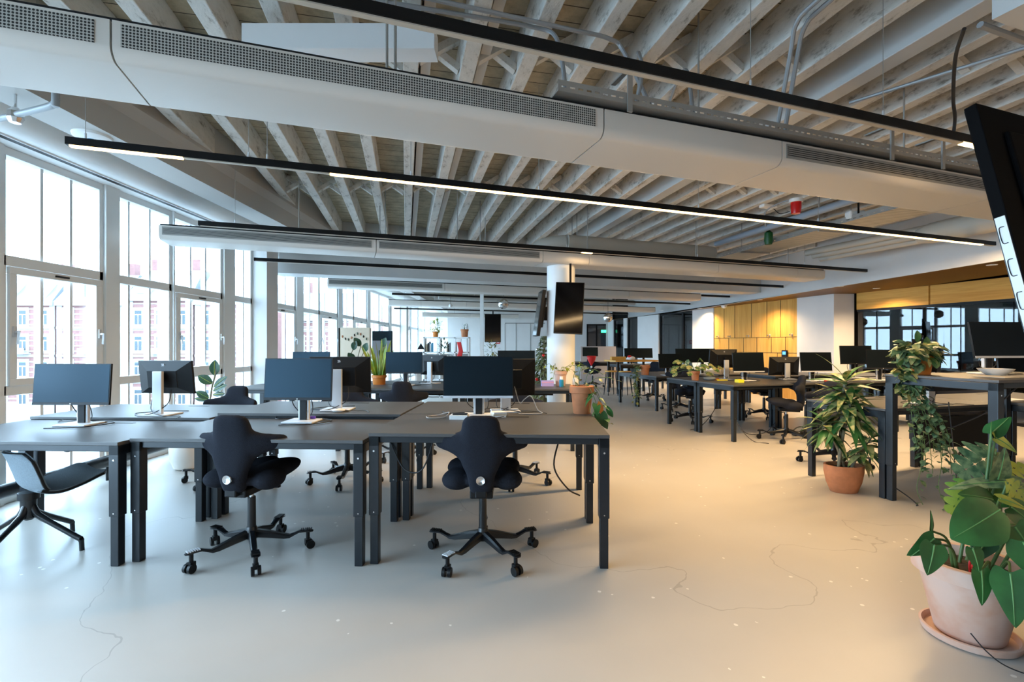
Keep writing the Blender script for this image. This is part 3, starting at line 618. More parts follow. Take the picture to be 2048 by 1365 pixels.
for q, (x, y) in enumerate(((1.0, 8.0), (-0.5, 7.55), (-1.9, 6.9))):
    d = thing('cable_hanger', ['pair of thin grey hangers near the round air duct', 'pair of thin grey hangers above the second track', 'pair of thin grey hangers by the ceiling box'][q], 'hanger', (x, y, 2.9))
    obj('rod', MB().cyl((0, 0, 0), (0, 0, 0.7), 0.008, seg=6), M['galv'], d); obj('rod', MB().cyl((0.08, 0, 0), (0.08, 0, 0.7), 0.008, seg=6), M['galv'], d); obj('crossbar', MB().box(-0.18, 0.26, -0.015, 0.015, 0.0, 0.02), M['galv'], d)
# cluttered services far behind the boxed beam
for i, (n, z, r, t0, t1) in enumerate(((9.95, 3.0, 0.06, 1.5, 8.5), (11.6, 2.95, 0.10, 1.0, 9.5), (12.6, 3.0, 0.06, 1.6, 9.5), (13.4, 2.9, 0.08, 1.5, 10), (16.0, 2.95, 0.10, 2.9, 10.5), (17.6, 2.9, 0.08, 2.5, 10.5))):
    tag(obj('service_pipe', MB().cyl(bp(n, t0, z), bp(n, t1, z), r, seg=12), M[('duct', 'galv', 'pipe')[i % 3]], smooth=True), 'distant ceiling pipe beyond the boxed beam, row %s' % ('one two three four five six'.split()[i]), 'pipe')
for i in range(5):
    o = struct('ceiling_crossbeam', MB().bar(bp(10.0+2.4*i, -2 if i < 1 else 0.5+i, 3.42), bp(10.0+2.4*i, 9.5+0.3*i if i < 4 else 8.0, 3.42), 0.3, 0.34), M['beam'], 'distant painted cross beam beyond the flat boxed beam'); o['group'] = 'distant cross beams'

# ------------------------------------------------------------------ buildings across the street
GZ = -6.0
struct('street_ground', MB().box(-95, -4.6, -20, 70, GZ-0.3, GZ), M['asphalt'], 'street far below the windows')
def house(x0, x1, zt, gable, lab, Y=50.0, cols=4):
    W = x1-x0; hs = thing('town_house', lab, 'building', ((x0+x1)/2, Y, GZ), 0, 'town houses across the street'); hz = zt-GZ; h = W/2
    obj('brick_wall', MB().box(-h, h, 0, 6, 0, hz), M['brick'], hs)
    m = MB()
    for z in (0.2, 3.1, -2.5): m.box(-h, h, -0.12, 0, z-GZ-0.12, z-GZ+0.12)
    m.box(-h, h, -0.35, 0, hz-0.5, hz).box(-h, h, -0.1, 0, 0, 1.4)
    for z in [q*0.55 for q in range(3, int(hz/0.55))]: m.box(-h, h, -0.03, 0, z, z+0.13)
    for s in (-h, h-0.55): m.box(s, s+0.55, -0.06, 0, 0, hz)
    pitch = W/cols
    for c in range(cols):
        for z in (-4.9, -2.0, 0.66, 3.37):
            if z+1.6 < zt: cx = -h+pitch*(c+0.5); m.box(cx-0.62, cx+0.62, -0.07, 0, z-GZ-0.25, z-GZ+1.85)
    obj('stone_band', m, M['stone'], hs)
    for c in range(cols):
        for z in (-4.9, -2.0, 0.66, 3.37):
            if z+1.6 >= zt: continue
            cx = -h+pitch*(c+0.5); z0 = z-GZ
            wf = obj('window', MB().box(cx-0.42, cx+0.42, -0.11, -0.05, z0, z0+1.6), M['frame'], hs)
            m = MB()
            for a, b, c0, c1 in ((-0.36, -0.05, 0.08, 1.05), (0.05, 0.36, 0.08, 1.05), (-0.36, 0.36, 1.16, 1.52)): m.box(cx+a, cx+b, -0.13, -0.10, z0+c0, z0+c1)
            obj('pane', m, M['pane'], wf)
        if c % 2 == 1:
            obj('balcony', MB().box(-h+pitch*(c+0.5)-0.8, -h+pitch*(c+0.5)+0.8, -0.8, 0, 0.35-GZ, 0.47-GZ).box(-h+pitch*(c+0.5)-0.8, -h+pitch*(c+0.5)+0.8, -0.8, -0.72, 0.47-GZ, 1.0-GZ), M['stone'], hs)
    m = MB().add([(-h, -0.3, hz), (h, -0.3, hz), (h, 6, hz), (-h, 6, hz), (-h+0.3, 2.2, hz+3.0), (h-0.3, 2.2, hz+3.0), (h-0.3, 3.6, hz+3.0), (-h+0.3, 3.6, hz+3.0)], [(0, 1, 5, 4), (1, 2, 6, 5), (2, 3, 7, 6), (3, 0, 4, 7), (4, 5, 6, 7), (3, 2, 1, 0)])
    rf = obj('roof', m, M['slate'], hs)
    for q in (-0.7, 0.6): obj('chimney', MB().box(h*q-0.4, h*q+0.4, 2.5, 3.3, hz+2.5, hz+4.3), M['brick'], rf)
    if gable:
        g = W*0.24
        obj('gable', MB().add([(-g, -0.2, hz), (g, -0.2, hz), (g, -0.2, hz+1.2), (0, -0.2, hz+3.6), (-g, -0.2, hz+1.2), (-g, 2, hz), (g, 2, hz), (g, 2, hz+1.2), (0, 2, hz+3.6), (-g, 2, hz+1.2)], [(0, 1, 2, 3, 4), (9, 8, 7, 6, 5), (0, 5, 6, 1), (1, 6, 7, 2), (2, 7, 8, 3), (3, 8, 9, 4), (4, 9, 5, 0)]), M['stone'], hs)
        obj('dormer_window', MB().box(-0.5, 0.5, -0.26, -0.19, hz+0.4, hz+1.7), M['pane'], hs)
    else:
        for q in (-0.5, 0.5): obj('dormer', MB().box(h*q-0.7, h*q+0.7, -0.1, 2, hz+0.3, hz+1.9), M['stone'], hs)
house(-78, -66.2, 6.2, False, 'leftmost brick town house across the street')
house(-66, -54.4, 5.6, True, 'gabled brick town house at the left picture edge')
house(-54.2, -47.6, 5.9, False, 'narrow brick town house with slate dormers across the street', cols=3)
house(-47.4, -40.2, 5.9, True, 'brick town house with central stone gable across the street', cols=3)
house(-40, -33.2, 6.4, False, 'brick town house seen through the second window bay', cols=3)
house(-33, -26.2, 6.0, True, 'gabled brick town house seen left of the square pillar', cols=3)
house(-26, -16.2, 4.6, False, 'lower brick town house seen right of the square pillar', Y=56)
house(-16, -6.2, 5.0, True, 'farthest gabled town house past the pillar', Y=62)
# ------------------------------------------------------------------ desks
def make_desk(x, y, z, rz, label, group, w=1.45, d=0.80, tray=True):
    """x, y: middle of the front edge"""
    D = thing('desk', label, 'desk', (x, y, 0), rz, group); a = w/2
    obj('tabletop', MB().box(-a, a, 0, d, z-0.022, z), M['top'], D, bevel=0.003)
    m = MB()
    for s in (-1, 1): m.box(s*a-(0.062 if s > 0 else 0), s*a+(0 if s > 0 else 0.062), 0.005, d-0.005, z-0.082, z-0.022)
    m.box(-a+0.06, a-0.06, 0.02, 0.05, z-0.062, z-0.022).box(-a+0.06, a-0.06, d-0.05, d-0.02, z-0.062, z-0.022)
    m.box(-a+0.06, a-0.06, 0.3, 0.34, z-0.07, z-0.022).box(-a+0.06, a-0.06, 0.46, 0.5, z-0.07, z-0.022)
    obj('frame', m, M['steel'], D, bevel=0.004)
    if tray:
        obj('cable_channel', MB().box(-a+0.25, a-0.25, d-0.22, d-0.10, z-0.14, z-0.072), M['plastic'], D)
        obj('cable_flap', MB().box(0.06, 0.24, d-0.13, d-0.10, z, z+0.0015), M['edge'], D)
    for s in (-1, 1):
        for yy in (0.005, d-0.067):
            x0 = -a if s < 0 else a-0.062
            l = obj('leg', MB().box(x0, x0+0.062, yy, yy+0.062, 0.30, z-0.022), M['steel'], D, bevel=0.004)
            obj('inner_leg', MB().box(x0+0.006, x0+0.056, yy+0.006, yy+0.056, 0, 0.31), M['steel'], l, bevel=0.003)
            obj('bolt', MB().cyl((x0+0.031, yy-0.002, z-0.11), (x0+0.031, yy+0.004, z-0.11), 0.006, seg=8), M['chrome'], l)
            obj('bolt', MB().cyl((x0+0.031, yy-0.002, 0.32), (x0+0.031, yy+0.004, 0.32), 0.004, seg=8), M['chrome'], l)
    return D
A1 = math.radians(-2.5); ya = (-math.sin(A1), math.cos(A1))
def front(xm, ym, z0, z1, n1, n2):
    make_desk(xm, ym, z0, A1, n1, 'front desk block'); make_desk(xm+ya[0]*0.82, ym+ya[1]*0.82, z1, A1, n2, 'front desk block')
front(-3.085, 2.905, 0.75, 0.772, 'grey topped desk at the left picture edge, near the windows', 'grey topped desk behind the left edge desk, under the reversed monitor')
front(-1.617, 2.905, 0.762, 0.80, 'middle grey topped desk of the front row', 'slightly raised desk behind the middle front desk')
front(-0.145, 2.875, 0.80, 0.80, 'front right grey desk carrying the trailing plant in terracotta', 'desk behind the front right desk, under the reversed monitor')
A2 = math.radians(-2.5); yb = (-math.sin(A2), math.cos(A2))
for i, (x, lab) in enumerate(((0.065, 'second row desk beside the column, holding the lilac box'), (-1.41, 'second row desk in the middle, holding the snake plant'), (-2.88, 'second row desk nearest the windows'))):
    make_desk(x, 6.03, 0.78, A2, lab, 'second desk row')
    if i: make_desk(x+yb[0]*0.82, 6.03+yb[1]*0.82, 0.76, A2, lab.replace('second row desk', 'third row desk').replace(', holding the snake plant', ' behind the snake plant'), 'third desk row')
AR = math.radians(15.0); xr = (math.cos(AR), math.sin(AR)); yr = (-math.sin(AR), math.cos(AR))
def rdesk(cx, cy, i, j, z, lab, grp, off=0.0):
    """cx, cy: near left corner of the block; i column, j row"""
    px = cx+xr[0]*(0.725+1.47*i)+yr[0]*0.81*j; py = cy+xr[1]*(0.725+1.47*i)+yr[1]*0.81*j
    return make_desk(px, py, z, AR, lab, grp)
rdesk(3.03, 6.56, 0, 0, 0.78, 'right hand desk with the yellow note block', 'right desk block')
rdesk(3.03, 6.56, 0, 1, 0.78, 'right hand desk with the variegated plant in terracotta', 'right desk block')
rdesk(3.03, 6.56, 1, 0, 0.78, 'right hand desk second from the aisle, with red and white gadget', 'right desk block')
rdesk(3.03, 6.56, 1, 1, 0.83, 'raised right hand desk with the white candle', 'right desk block')
rdesk(3.03, 6.56, 2, 0, 0.78, 'right hand desk third from the aisle, before the glass', 'right desk block')
rdesk(3.03, 6.56, 2, 1, 0.80, 'right hand back desk third from the aisle, against the glass', 'right desk block')
rdesk(2.88, 9.58, 0, 0, 0.70, 'low right hand desk with the small hanging plant', 'far right desk block')
rdesk(2.88, 9.58, 0, 1, 0.70, 'low right hand desk behind the small hanging plant', 'far right desk block')
rdesk(2.88, 9.58, 1, 0, 0.72, 'far right hand desk below the oak panelling', 'far right desk block')
rdesk(2.88, 9.58, 1, 1, 0.72, 'far right hand back desk below the oak panelling', 'far right desk block')
rdesk(3.22, 4.14, 0, 0, 0.78, 'right desk beside the big dracaena in its orange pot', 'near right desk block')
rdesk(3.22, 4.14, 1, 0, 0.78, 'right desk behind the raised desk, by the picture edge', 'near right desk block')
rdesk(3.43, 3.38, 0, 0, 1.085, 'raised standing desk with bowl and cascading plant', 'near right desk block')
rdesk(3.43, 3.38, 1, 0, 0.80, 'right desk cut by the picture edge next to the raised desk', 'near right desk block')
# modesty panel under the nearest right desks
tag(obj('privacy_panel', MB().box(-0.60, 0.60, -0.02, 0.0, 0.42, 0.695), M['black'], loc=(3.22+xr[0]*0.9-yr[0]*0.02, 4.14+xr[1]*0.9-yr[1]*0.02, 0)), 'black privacy panel hung under the edge of the right desk', 'panel').rotation_euler = (0, 0, AR)

# ------------------------------------------------------------------ saddle chairs
def saddle_chair():
    T = thing('saddle_chair', '', 'chair')
    # back: tall pad with two wings, narrow at the foot
    m = MB(); R = []
    for z, w, y, t in ((0.440, 0.045, -0.155, 0.030), (0.455, 0.068, -0.160, 0.040), (0.50, 0.075, -0.170, 0.045), (0.56, 0.088, -0.178, 0.045), (0.62, 0.118, -0.180, 0.045), (0.67, 0.135, -0.178, 0.047), (0.72, 0.138, -0.175, 0.047), (0.78, 0.128, -0.180, 0.045), (0.84, 0.118, -0.190, 0.042), (0.885, 0.108, -0.200, 0.038), (0.905, 0.090, -0.205, 0.030), (0.915, 0.06, -0.207, 0.015)):
        ring = []
        for k in range(28):
            q = 2*PI*k/28; c, s = math.cos(q), math.sin(q)
            ring.append((w*abs(c)**0.65*(1 if c > 0 else -1), y+t*abs(s)**0.8*(1 if s > 0 else -1)+0.35*w*w*abs(c)**2*2.0, z))
        R.append(ring)
    m.loft(R)
    for s in (-1, 1):
        R = []
        for x, z, y, hz, hy in ((0.04, 0.715, -0.172, 0.130, 0.042), (0.09, 0.720, -0.168, 0.120, 0.042), (0.125, 0.727, -0.160, 0.090, 0.042), (0.165, 0.735, -0.146, 0.066, 0.040), (0.21, 0.740, -0.124, 0.054, 0.038), (0.255, 0.742, -0.096, 0.047, 0.036), (0.278, 0.742, -0.080, 0.038, 0.030), (0.288, 0.742, -0.072, 0.020, 0.016)):
            R.append([(s*x, y+hy*math.cos(2*PI*k/16), z+hz*math.sin(2*PI*k/16)) for k in range(16)])
        m.loft(R)
    fuse(obj('backrest', m, M['fabric'], T), 0.011, 5)
    obj('lever_cup', MB().lathe([(0.012, 0.004), (0.020, 0.010), (0.026, 0.012), (0.030, 0.004), (0.030, -0.004), (0.005, -0.004)], 18).xf(Matrix.Translation((0, -0.222, 0.535)) @ Matrix.Rotation(PI/2, 4, 'X')), M['chrome'], T, smooth=True)
    # saddle seat
    m = MB()
    m.ell((0, -0.03, 0.505), (0.15, 0.16, 0.055))
    for s in (-1, 1):
        m.ell((s*0.115, 0.055, 0.525), (0.115, 0.20, 0.055), rz=-s*0.35, rx=0.12)
        m.ell((s*0.15, -0.05, 0.50), (0.10, 0.13, 0.065), rz=s*0.3)
    m.ell((0, 0.12, 0.535), (0.10, 0.13, 0.045), rx=0.15)
    fuse(obj('seat', m, M['fabric'], T), 0.013, 6)
    obj('mechanism', MB().box(-0.07, 0.07, -0.16, 0.10, 0.405, 0.455).box(-0.035, 0.035, -0.20, -0.14, 0.42, 0.50).box(0.07, 0.19, -0.01, 0.02, 0.425, 0.44), M['plastic'], T, bevel=0.01)
    obj('column', MB().cyl((0, 0, 0.12), (0, 0, 0.365), 0.026, 0.024, 20), M['basemetal'], T, smooth=True)
    obj('piston', MB().cyl((0, 0, 0.36), (0, 0, 0.42), 0.013, seg=14), M['chrome'], T, smooth=True)
    obj('hub', MB().lathe([(0.030, 0.095), (0.038, 0.10), (0.037, 0.15), (0.028, 0.175)], 20), M['basemetal'], T, smooth=True)
    for k in range(5):
        Rm = Matrix.Rotation(math.radians(20+72*k), 4, 'Z'); R = []
        for x, z, hw, hz in ((0.02, 0.130, 0.022, 0.028), (0.10, 0.116, 0.020, 0.024), (0.19, 0.094, 0.018, 0.017), (0.225, 0.090, 0.017, 0.012), (0.255, 0.103, 0.017, 0.009), (0.285, 0.117, 0.021, 0.007), (0.325, 0.119, 0.026, 0.006), (0.355, 0.115, 0.024, 0.005), (0.368, 0.112, 0.012, 0.003)):
            R.append([(x, hw*cx, z+hz*cz) for cx, cz in ((1, -0.7), (1, 0.5), (0.6, 1), (-0.6, 1), (-1, 0.5), (-1, -0.7), (-0.5, -1), (0.5, -1))])
        L = obj('base_leg', MB().loft(R).xf(Rm), M['basemetal'], T, smooth=True, ang=30)
        m = MB()
        for q in range(6): m.box(0.292+q*0.012, 0.298+q*0.012, -0.021, 0.021, 0.122, 0.1285)
        obj('foot_ribs', m.xf(Rm), M['silver'] if k in (3,) else M['plastic'], L)
        sw = 0.5*math.sin(k*2.1+1)
        m = MB(); m.cyl((0.335, 0, 0.05), (0.335, 0, 0.112), 0.012)
        cm = Matrix.Translation((0.335, 0, 0)) @ Matrix.Rotation(sw, 4, 'Z')
        n = MB(); n.cyl((0.012, 0.008, 0.027), (0.012, 0.026, 0.027), 0.027, seg=18).cyl((0.012, -0.008, 0.027), (0.012, -0.026, 0.027), 0.027, seg=18).box(-0.018, 0.018, -0.016, 0.016, 0.035, 0.062)
        n.xf(cm); m.add(n.v, n.f); obj('caster', m.xf(Rm), M['plastic'], L, smooth=True)
    return T
ch0 = saddle_chair(); first = [True]
def chair(x, y, face, lab, group='charcoal saddle chairs'):
    """face: direction the sitter looks, degrees from +X"""
    rz = math.radians(face-90)
    if first[0]:
        first[0] = False; ch0.location = (x, y, 0); ch0.rotation_euler = (0, 0, rz); ch0['label'] = lab; ch0['group'] = group; return ch0
    return copy_thing(ch0, (x, y, 0), rz, lab, group)
chair(-1.665, 3.07, 84, 'charcoal saddle chair at the middle front desk, turned to the right')
chair(-0.185, 3.05, 90, 'charcoal saddle chair at the front right desk, seen from behind')
chair(-1.62, 4.72, 275, 'saddle chair behind the middle front desks, mostly hidden by monitors')
chair(-2.83, 4.72, 262, 'saddle chair beside the rubber plant, seen over the left desks')
chair(0.03, 4.70, 262, 'saddle chair behind the front right desks, below the black monitor')
chair(-1.27, 5.70, 92, 'saddle chair at the second row, before the snake plant')
chair(3.84, 6.72, 160, 'saddle chair at the desk with yellow note block, turned to the left')
chair(3.10, 8.36, 255, 'saddle chair under the end of the desk with variegated plant')
chair(4.62, 8.80, 250, 'saddle chair behind the right desks, before the oak panelling')
chair(3.62, 5.40, 235, 'saddle chair between the dracaena and the candle desk')
chair(5.52, 5.95, 230, 'saddle chair far behind the raised desk, only a wheel in view')
chair(3.42, 11.7, 235, 'saddle chair beyond the small hanging plant')
chair(3.40, 9.75, 80, 'saddle chair under the low far right desk')
chair(2.55, 15.2, 60, 'dark saddle chair at the distant desk under the red and white hat')

# shell chair at the left edge
S = thing('shell_chair', 'grey upholstered shell chair cut off by the left picture edge', 'chair', (-3.12, 3.10, 0), math.radians(-31))
def shell(th, off):
    # profile in (y forward, z up): lip, seat, curve, back
    prof = arc([Vector((0, a, b)) for a, b in ((0.34, 0.462), (0.29, 0.453), (0.19, 0.416), (0.08, 0.395), (-0.01, 0.430), (-0.045, 0.52), (-0.07, 0.60), (-0.10, 0.665))], 5)
    n = len(prof); m = MB(); vs = []; K = 15
    for side in (0, 1):
        for i, p in enumerate(prof):
            t = prof[min(i+1, n-1)]-prof[max(i-1, 0)]; nv = Vector((0, -t.z, t.y)).normalized()
            f = i/(n-1); hw = (0.245 if th > 0.01 else 0.241)*(1-0.10*abs(2*f-1)**3)
            if f > 0.9: hw *= 1-1.6*(f-0.9)**1.2*3
            if f < 0.08: hw *= 1-(0.08-f)*2
            for k in range(K):
                u = (k/(K-1)*2-1); curl = 0.045*u*u*(1 if 0.15 < f < 0.95 else 0.6)
                q = p+nv*(-curl if False else 0)+Vector((u*hw, 0, 0))
                if f > 0.55: q += Vector((0, 0.05*u*u, 0))
                else: q += Vector((0, 0, 0.018*u*u))
                vs.append(q+nv*(off+side*th))
    fs = []
    for i in range(n-1):
        for k in range(K-1):
            a = i*K+k; fs.append((a, a+1, a+K+1, a+K)); b = n*K+a; fs.append((b, b+K, b+K+1, b+1))
    N = n*K
    for i in range(n-1):
        for a, b in ((i*K, (i+1)*K), (i*K+K-1, (i+1)*K+K-1)): fs.append((a, b, b+N, a+N))
    for k in range(K-1):
        for a in (k, (n-1)*K+k): fs.append((a, a+1, a+1+N, a+N))
    return m.add(vs, fs)
obj('shell', shell(0.012, 0.006), M['plastic'], S, smooth=True)
obj('upholstery', shell(0.006, -0.001), M['greyfab'], S, smooth=True, ang=60)
obj('outer_upholstery', shell(0.004, 0.018), M['greyfab'], S, smooth=True, ang=60)
obj('hub', MB().lathe([(0.055, 0.385), (0.055, 0.34), (0.040, 0.335), (0.036, 0.22), (0.02, 0.205)], 20), M['basemetal'], S, smooth=True)
for k in range(4):
    a = math.radians(34+90*k)
    P = [(0.02, 0.30), (0.045, 0.25), (0.085, 0.215), (0.30, 0.085), (0.322, 0.07), (0.328, 0.0)]
    obj('leg', MB().tube(arc([(r*math.cos(a), r*math.sin(a), z) for r, z in P], 4), [0.020]*9+[0.017]*8+[0.014]*4, 10), M['basemetal'], S, smooth=True)

# ------------------------------------------------------------------ monitors
def logo_mark(y):
    m = MB()
    for x, z0, z1 in ((-0.011, 0.0, 0.017), (-0.004, -0.017, 0.017), (0.004, -0.017, 0.017), (0.011, -0.017, 0.0)):
        m.add([(x+z0*0.35-0.0022, y, z0), (x+z0*0.35+0.0022, y, z0), (x+z1*0.35+0.0022, y, z1), (x+z1*0.35-0.0022, y, z1), (x+z0*0.35-0.0022, y+0.002, z0), (x+z0*0.35+0.0022, y+0.002, z0), (x+z1*0.35+0.0022, y+0.002, z1), (x+z1*0.35-0.0022, y+0.002, z1)], [(0, 1, 2, 3), (7, 6, 5, 4), (0, 4, 5, 1), (1, 5, 6, 2), (2, 6, 7, 3), (3, 7, 4, 0)])
    return m
def monitor(x, y, z, face, lab, w=0.51, h=0.30, zc=0.29, tilt=6, swivel=0, detail=True, cables=True, dark=True, group='desk monitors', roll=0, standz=None):
    """face: direction of the screen, degrees from +X; zc: panel centre above the desk; swivel: panel turned against its foot"""
    T = thing('monitor', lab, 'monitor', (x, y, z), math.radians(face+90), group)
    R = Matrix.Translation((0, -0.045, zc)) @ Matrix.Rotation(math.radians(swivel), 4, 'Z') @ Matrix.Rotation(math.radians(-tilt), 4, 'X') @ Matrix.Rotation(math.radians(roll), 4, 'Y')
    a, b = w/2, h/2
    def ring(sx, sz, y, dz=0): return [(-sx, y, -sz+dz), (sx, y, -sz+dz), (sx, y, sz+dz), (-sx, y, sz+dz)]
    m = MB(); m.loft([ring(a, b, -0.010), ring(a, b, 0.004), ring(a-0.002, b-0.002, 0.008), ring(a*0.55, b*0.52, 0.045, -0.01), ring(a*0.54, b*0.5, 0.05, -0.01)])
    obj('housing', m.xf(R), M['plastic'], T)
    m = MB(); m.box(-a+0.006, a-0.006, -0.012, -0.009, -b+0.020, b-0.006); s = obj('screen', m.xf(R), M['screen'], T)
    if detail:
        obj('bezel', MB().box(-a, a, -0.0125, -0.009, -b, -b+0.018).xf(R), M['edge'] if dark else M['silver'], T)
        obj('logo', logo_mark(0.026).xf(R @ Matrix.Translation((0, 0, b*0.72))), M['silver'], T)
        obj('chin_logo', MB().cyl((0, -0.014, -b+0.009), (0, -0.012, -b+0.009), 0.004, seg=10).xf(R), M['silver'], T)
    obj('neck', MB().box(-0.02, 0.02, 0.0, 0.055, -0.02, 0.02).xf(Matrix.Translation((0, -0.02, zc))), M['plastic'], T)
    st = standz or zc+0.05
    obj('stand', MB().box(-0.040, 0.040, 0.028, 0.054, 0.012, st), M['silver'], T, bevel=0.003)
    obj('stand_front', MB().box(-0.024, 0.024, 0.018, 0.028, 0.012, st-0.005), M['edge'], T)
    obj('base', MB().box(-0.115, 0.115, -0.085, 0.115, 0, 0.012), M['basewhite'], T, bevel=0.004)
    if cables:
        rr = random.Random(lab)
        q = rr.uniform(-1, 1)
        obj('cable', MB().tube(arc([(-0.08, 0.0, zc-0.10), (-0.07+0.02*q, 0.03, zc-0.2), (0.0, 0.06, 0.03), (0.06, 0.10, 0.012), (0.16+0.03*q, 0.08, 0.010), (0.22, 0.0, 0.008), (0.12, -0.14, 0.006), (-0.08, -0.18, 0.006)], 6), 0.0035, 6), M['cable'], T, smooth=True)
        obj('cable', MB().tube(arc([(0.06, 0.0, zc-0.10), (0.07, 0.03, zc-0.22), (0.02, 0.07, 0.03), (-0.12, 0.13, 0.010), (-0.24, 0.10, 0.006), (-0.3, 0.2, 0.006)], 6), 0.003, 6), M['cable'], T, smooth=True)
    return T
monitor(-3.16, 3.50, 0.75, 270, 'monitor with blank screen nearest the left windows, on the left front desk', w=0.55, h=0.295, zc=0.30, tilt=4, swivel=0)
monitor(-2.82, 3.87, 0.772, 84, 'monitor showing its faceted back with white slanted logo, left of the rubber plant', w=0.47, h=0.27, zc=0.30, tilt=7)
monitor(-1.56, 3.56, 0.762, 268, 'blank monitor standing on the middle front desk', w=0.50, h=0.305, zc=0.32, tilt=5)
monitor(-1.43, 3.96, 0.80, 92, 'monitor turned away, just behind the blank middle monitor', w=0.50, h=0.30, zc=0.285, tilt=4)
monitor(-0.25, 3.60, 0.80, 270, 'large black monitor on the front right desk', w=0.515, h=0.31, zc=0.295, tilt=2, dark=False)
monitor(-0.055, 3.86, 0.80, 97, 'monitor turned away behind the large black monitor', w=0.50, h=0.30, zc=0.27, tilt=4)
monitor(-1.46, 6.55, 0.78, 268, 'blue looking monitor to the right of the snake plant', w=0.50, h=0.295, zc=0.31, tilt=3)
monitor(-1.20, 7.15, 0.76, 60, 'dark reversed monitor right of the blue looking monitor', zc=0.27)
monitor(-2.72, 6.55, 0.78, 268, 'monitor at the second row peeking over the middle front monitor', zc=0.31)
monitor(0.06, 6.62, 0.78, 268, 'monitor behind the large black monitor, only its top edge in view', zc=0.325)
R1f = 270+15
monitor(3.60, 7.38, 0.78, R1f-4, 'black monitor beside the yellow note block', w=0.53, zc=0.285, dark=False)
monitor(3.42, 7.72, 0.78, R1f+180, 'reversed monitor with pale stand behind the variegated plant', zc=0.33, standz=0.31)
monitor(4.62, 7.35, 0.78, R1f-10, 'black monitor left of the white candle', w=0.50, zc=0.29, dark=False)
monitor(4.42, 7.75, 0.78, R1f+170, 'reversed monitor partly behind the monitor by the candle', zc=0.21)
monitor(5.52, 7.75, 0.80, R1f-20, 'black monitor in front of the glass, right of the white pillar', zc=0.37, w=0.48)
monitor(5.72, 7.45, 0.78, R1f-25, 'second black monitor in front of the glass, behind the cascading plant', zc=0.33, w=0.45)
monitor(3.24, 9.95, 0.70, R1f, 'black monitor on the low desk right of the small hanging plant', zc=0.30, cables=False)
monitor(3.74, 10.35, 0.70, R1f-6, 'black monitor left of a pair above the variegated plant', zc=0.40, cables=False)
monitor(4.16, 10.45, 0.70, R1f-6, 'black monitor right of a pair above the variegated plant', zc=0.40, cables=False)
monitor(3.88, 4.50, 0.78, R1f+180, 'brown looking reversed monitor rising behind the raised desk', w=0.50, zc=0.33, standz=0.30)
monitor(4.10, 4.10, 1.085, R1f-8, 'tilted black monitor on the raised desk with the white bowl', w=0.52, h=0.31, zc=0.29, tilt=10, dark=False)
monitor(4.98, 4.80, 0.78, R1f, 'low dark monitor behind the bowl and the can', zc=0.33, cables=False)

# ------------------------------------------------------------------ hanging portrait screens
def tv(name, loc, rz, w, h, tilt, lab, back=False, roll=0, top=None, mount=True):
    T = thing(name, lab, 'television', loc, rz, 'hanging portrait screens')
    R = Matrix.Rotation(tilt, 4, 'X') @ Matrix.Rotation(roll, 4, 'Y')
    obj('case', MB().box(-w/2, w/2, 0, 0.05, -h, 0).box(-w*0.36, w*0.36, 0.05, 0.085, -h*0.8, -h*0.2).xf(R), M['plastic'], T, bevel=0.004)
    obj('screen', MB().box(-w/2+0.01, w/2-0.01, -0.004, 0.001, -h+0.012, -0.01).xf(R), M['tvscreen'], T)
    if mount: obj('mount', MB().bar((0, 0.12, -h*0.45), (0, 0.12, 0.25 if top is None else top), 0.05, 0.03).bar((0, 0.05, -h*0.5), (0, 0.13, -h*0.5), 0.10, 0.20), M['black'], T)
    return T
t = tv('wall_screen', (0.82, 6.75, 2.215), math.radians(-8), 0.40, 0.735, math.radians(-9), 'portrait screen hung on the front of the white column', roll=math.radians(2.5), top=0.28)
t = tv('wall_screen', (0.43, 7.18, 2.14), math.radians(-84), 0.38, 0.68, math.radians(-8), 'portrait screen seen edge on at the left of the column', top=0.3)
t = tv('wall_screen', (-0.475, 11.88, 2.10), math.radians(0), 0.40, 0.70, math.radians(-4), 'distant portrait screen on the slim white post', top=0.1)
# near screen at the right edge: its rear is towards the viewer, top leaning away
T = thing('wall_screen', 'large black screen hung close by at the right picture edge', 'television', (2.0, 2.07, 2.38), math.radians(19.5), 'hanging portrait screens')
R = Matrix.Rotation(math.radians(-11.4), 4, 'X')
obj('case', MB().box(0, 0.62, 0.0, 0.045, -1.06, 0).xf(R), M['tvback'], T, bevel=0.004)
obj('rear_cover', MB().box(0.14, 0.56, -0.02, 0.0, -0.95, -0.12).xf(R), M['tvback'], T, bevel=0.01)
obj('screen', MB().box(0.008, 0.612, 0.045, 0.048, -1.05, -0.01).xf(R), M['tvscreen'], T)
m = MB().box(-0.004, 0.0, 0.006, 0.040, -1.0, -0.52); obj('side_strip', m.xf(R), M['basewhite'], T)
for z in (-0.60, -0.74, -0.88):
    m = MB().tube(arc([(-0.006, 0.016, z+0.035), (-0.006, 0.030, z+0.035), (-0.006, 0.034, z+0.02), (-0.006, 0.034, z-0.02), (-0.006, 0.030, z-0.035), (-0.006, 0.016, z-0.035)], 3), 0.0016, 5)
    obj('speaker_slot', m.xf(R), M['edge'], T)
obj('mount', MB().bar((0.50, -0.20, -0.5), (0.50, -0.20, 1.2), 0.05, 0.04).bar((0.50, 0.06, -0.5), (0.50, -0.22, -0.5), 0.12, 0.2), M['black'], T)
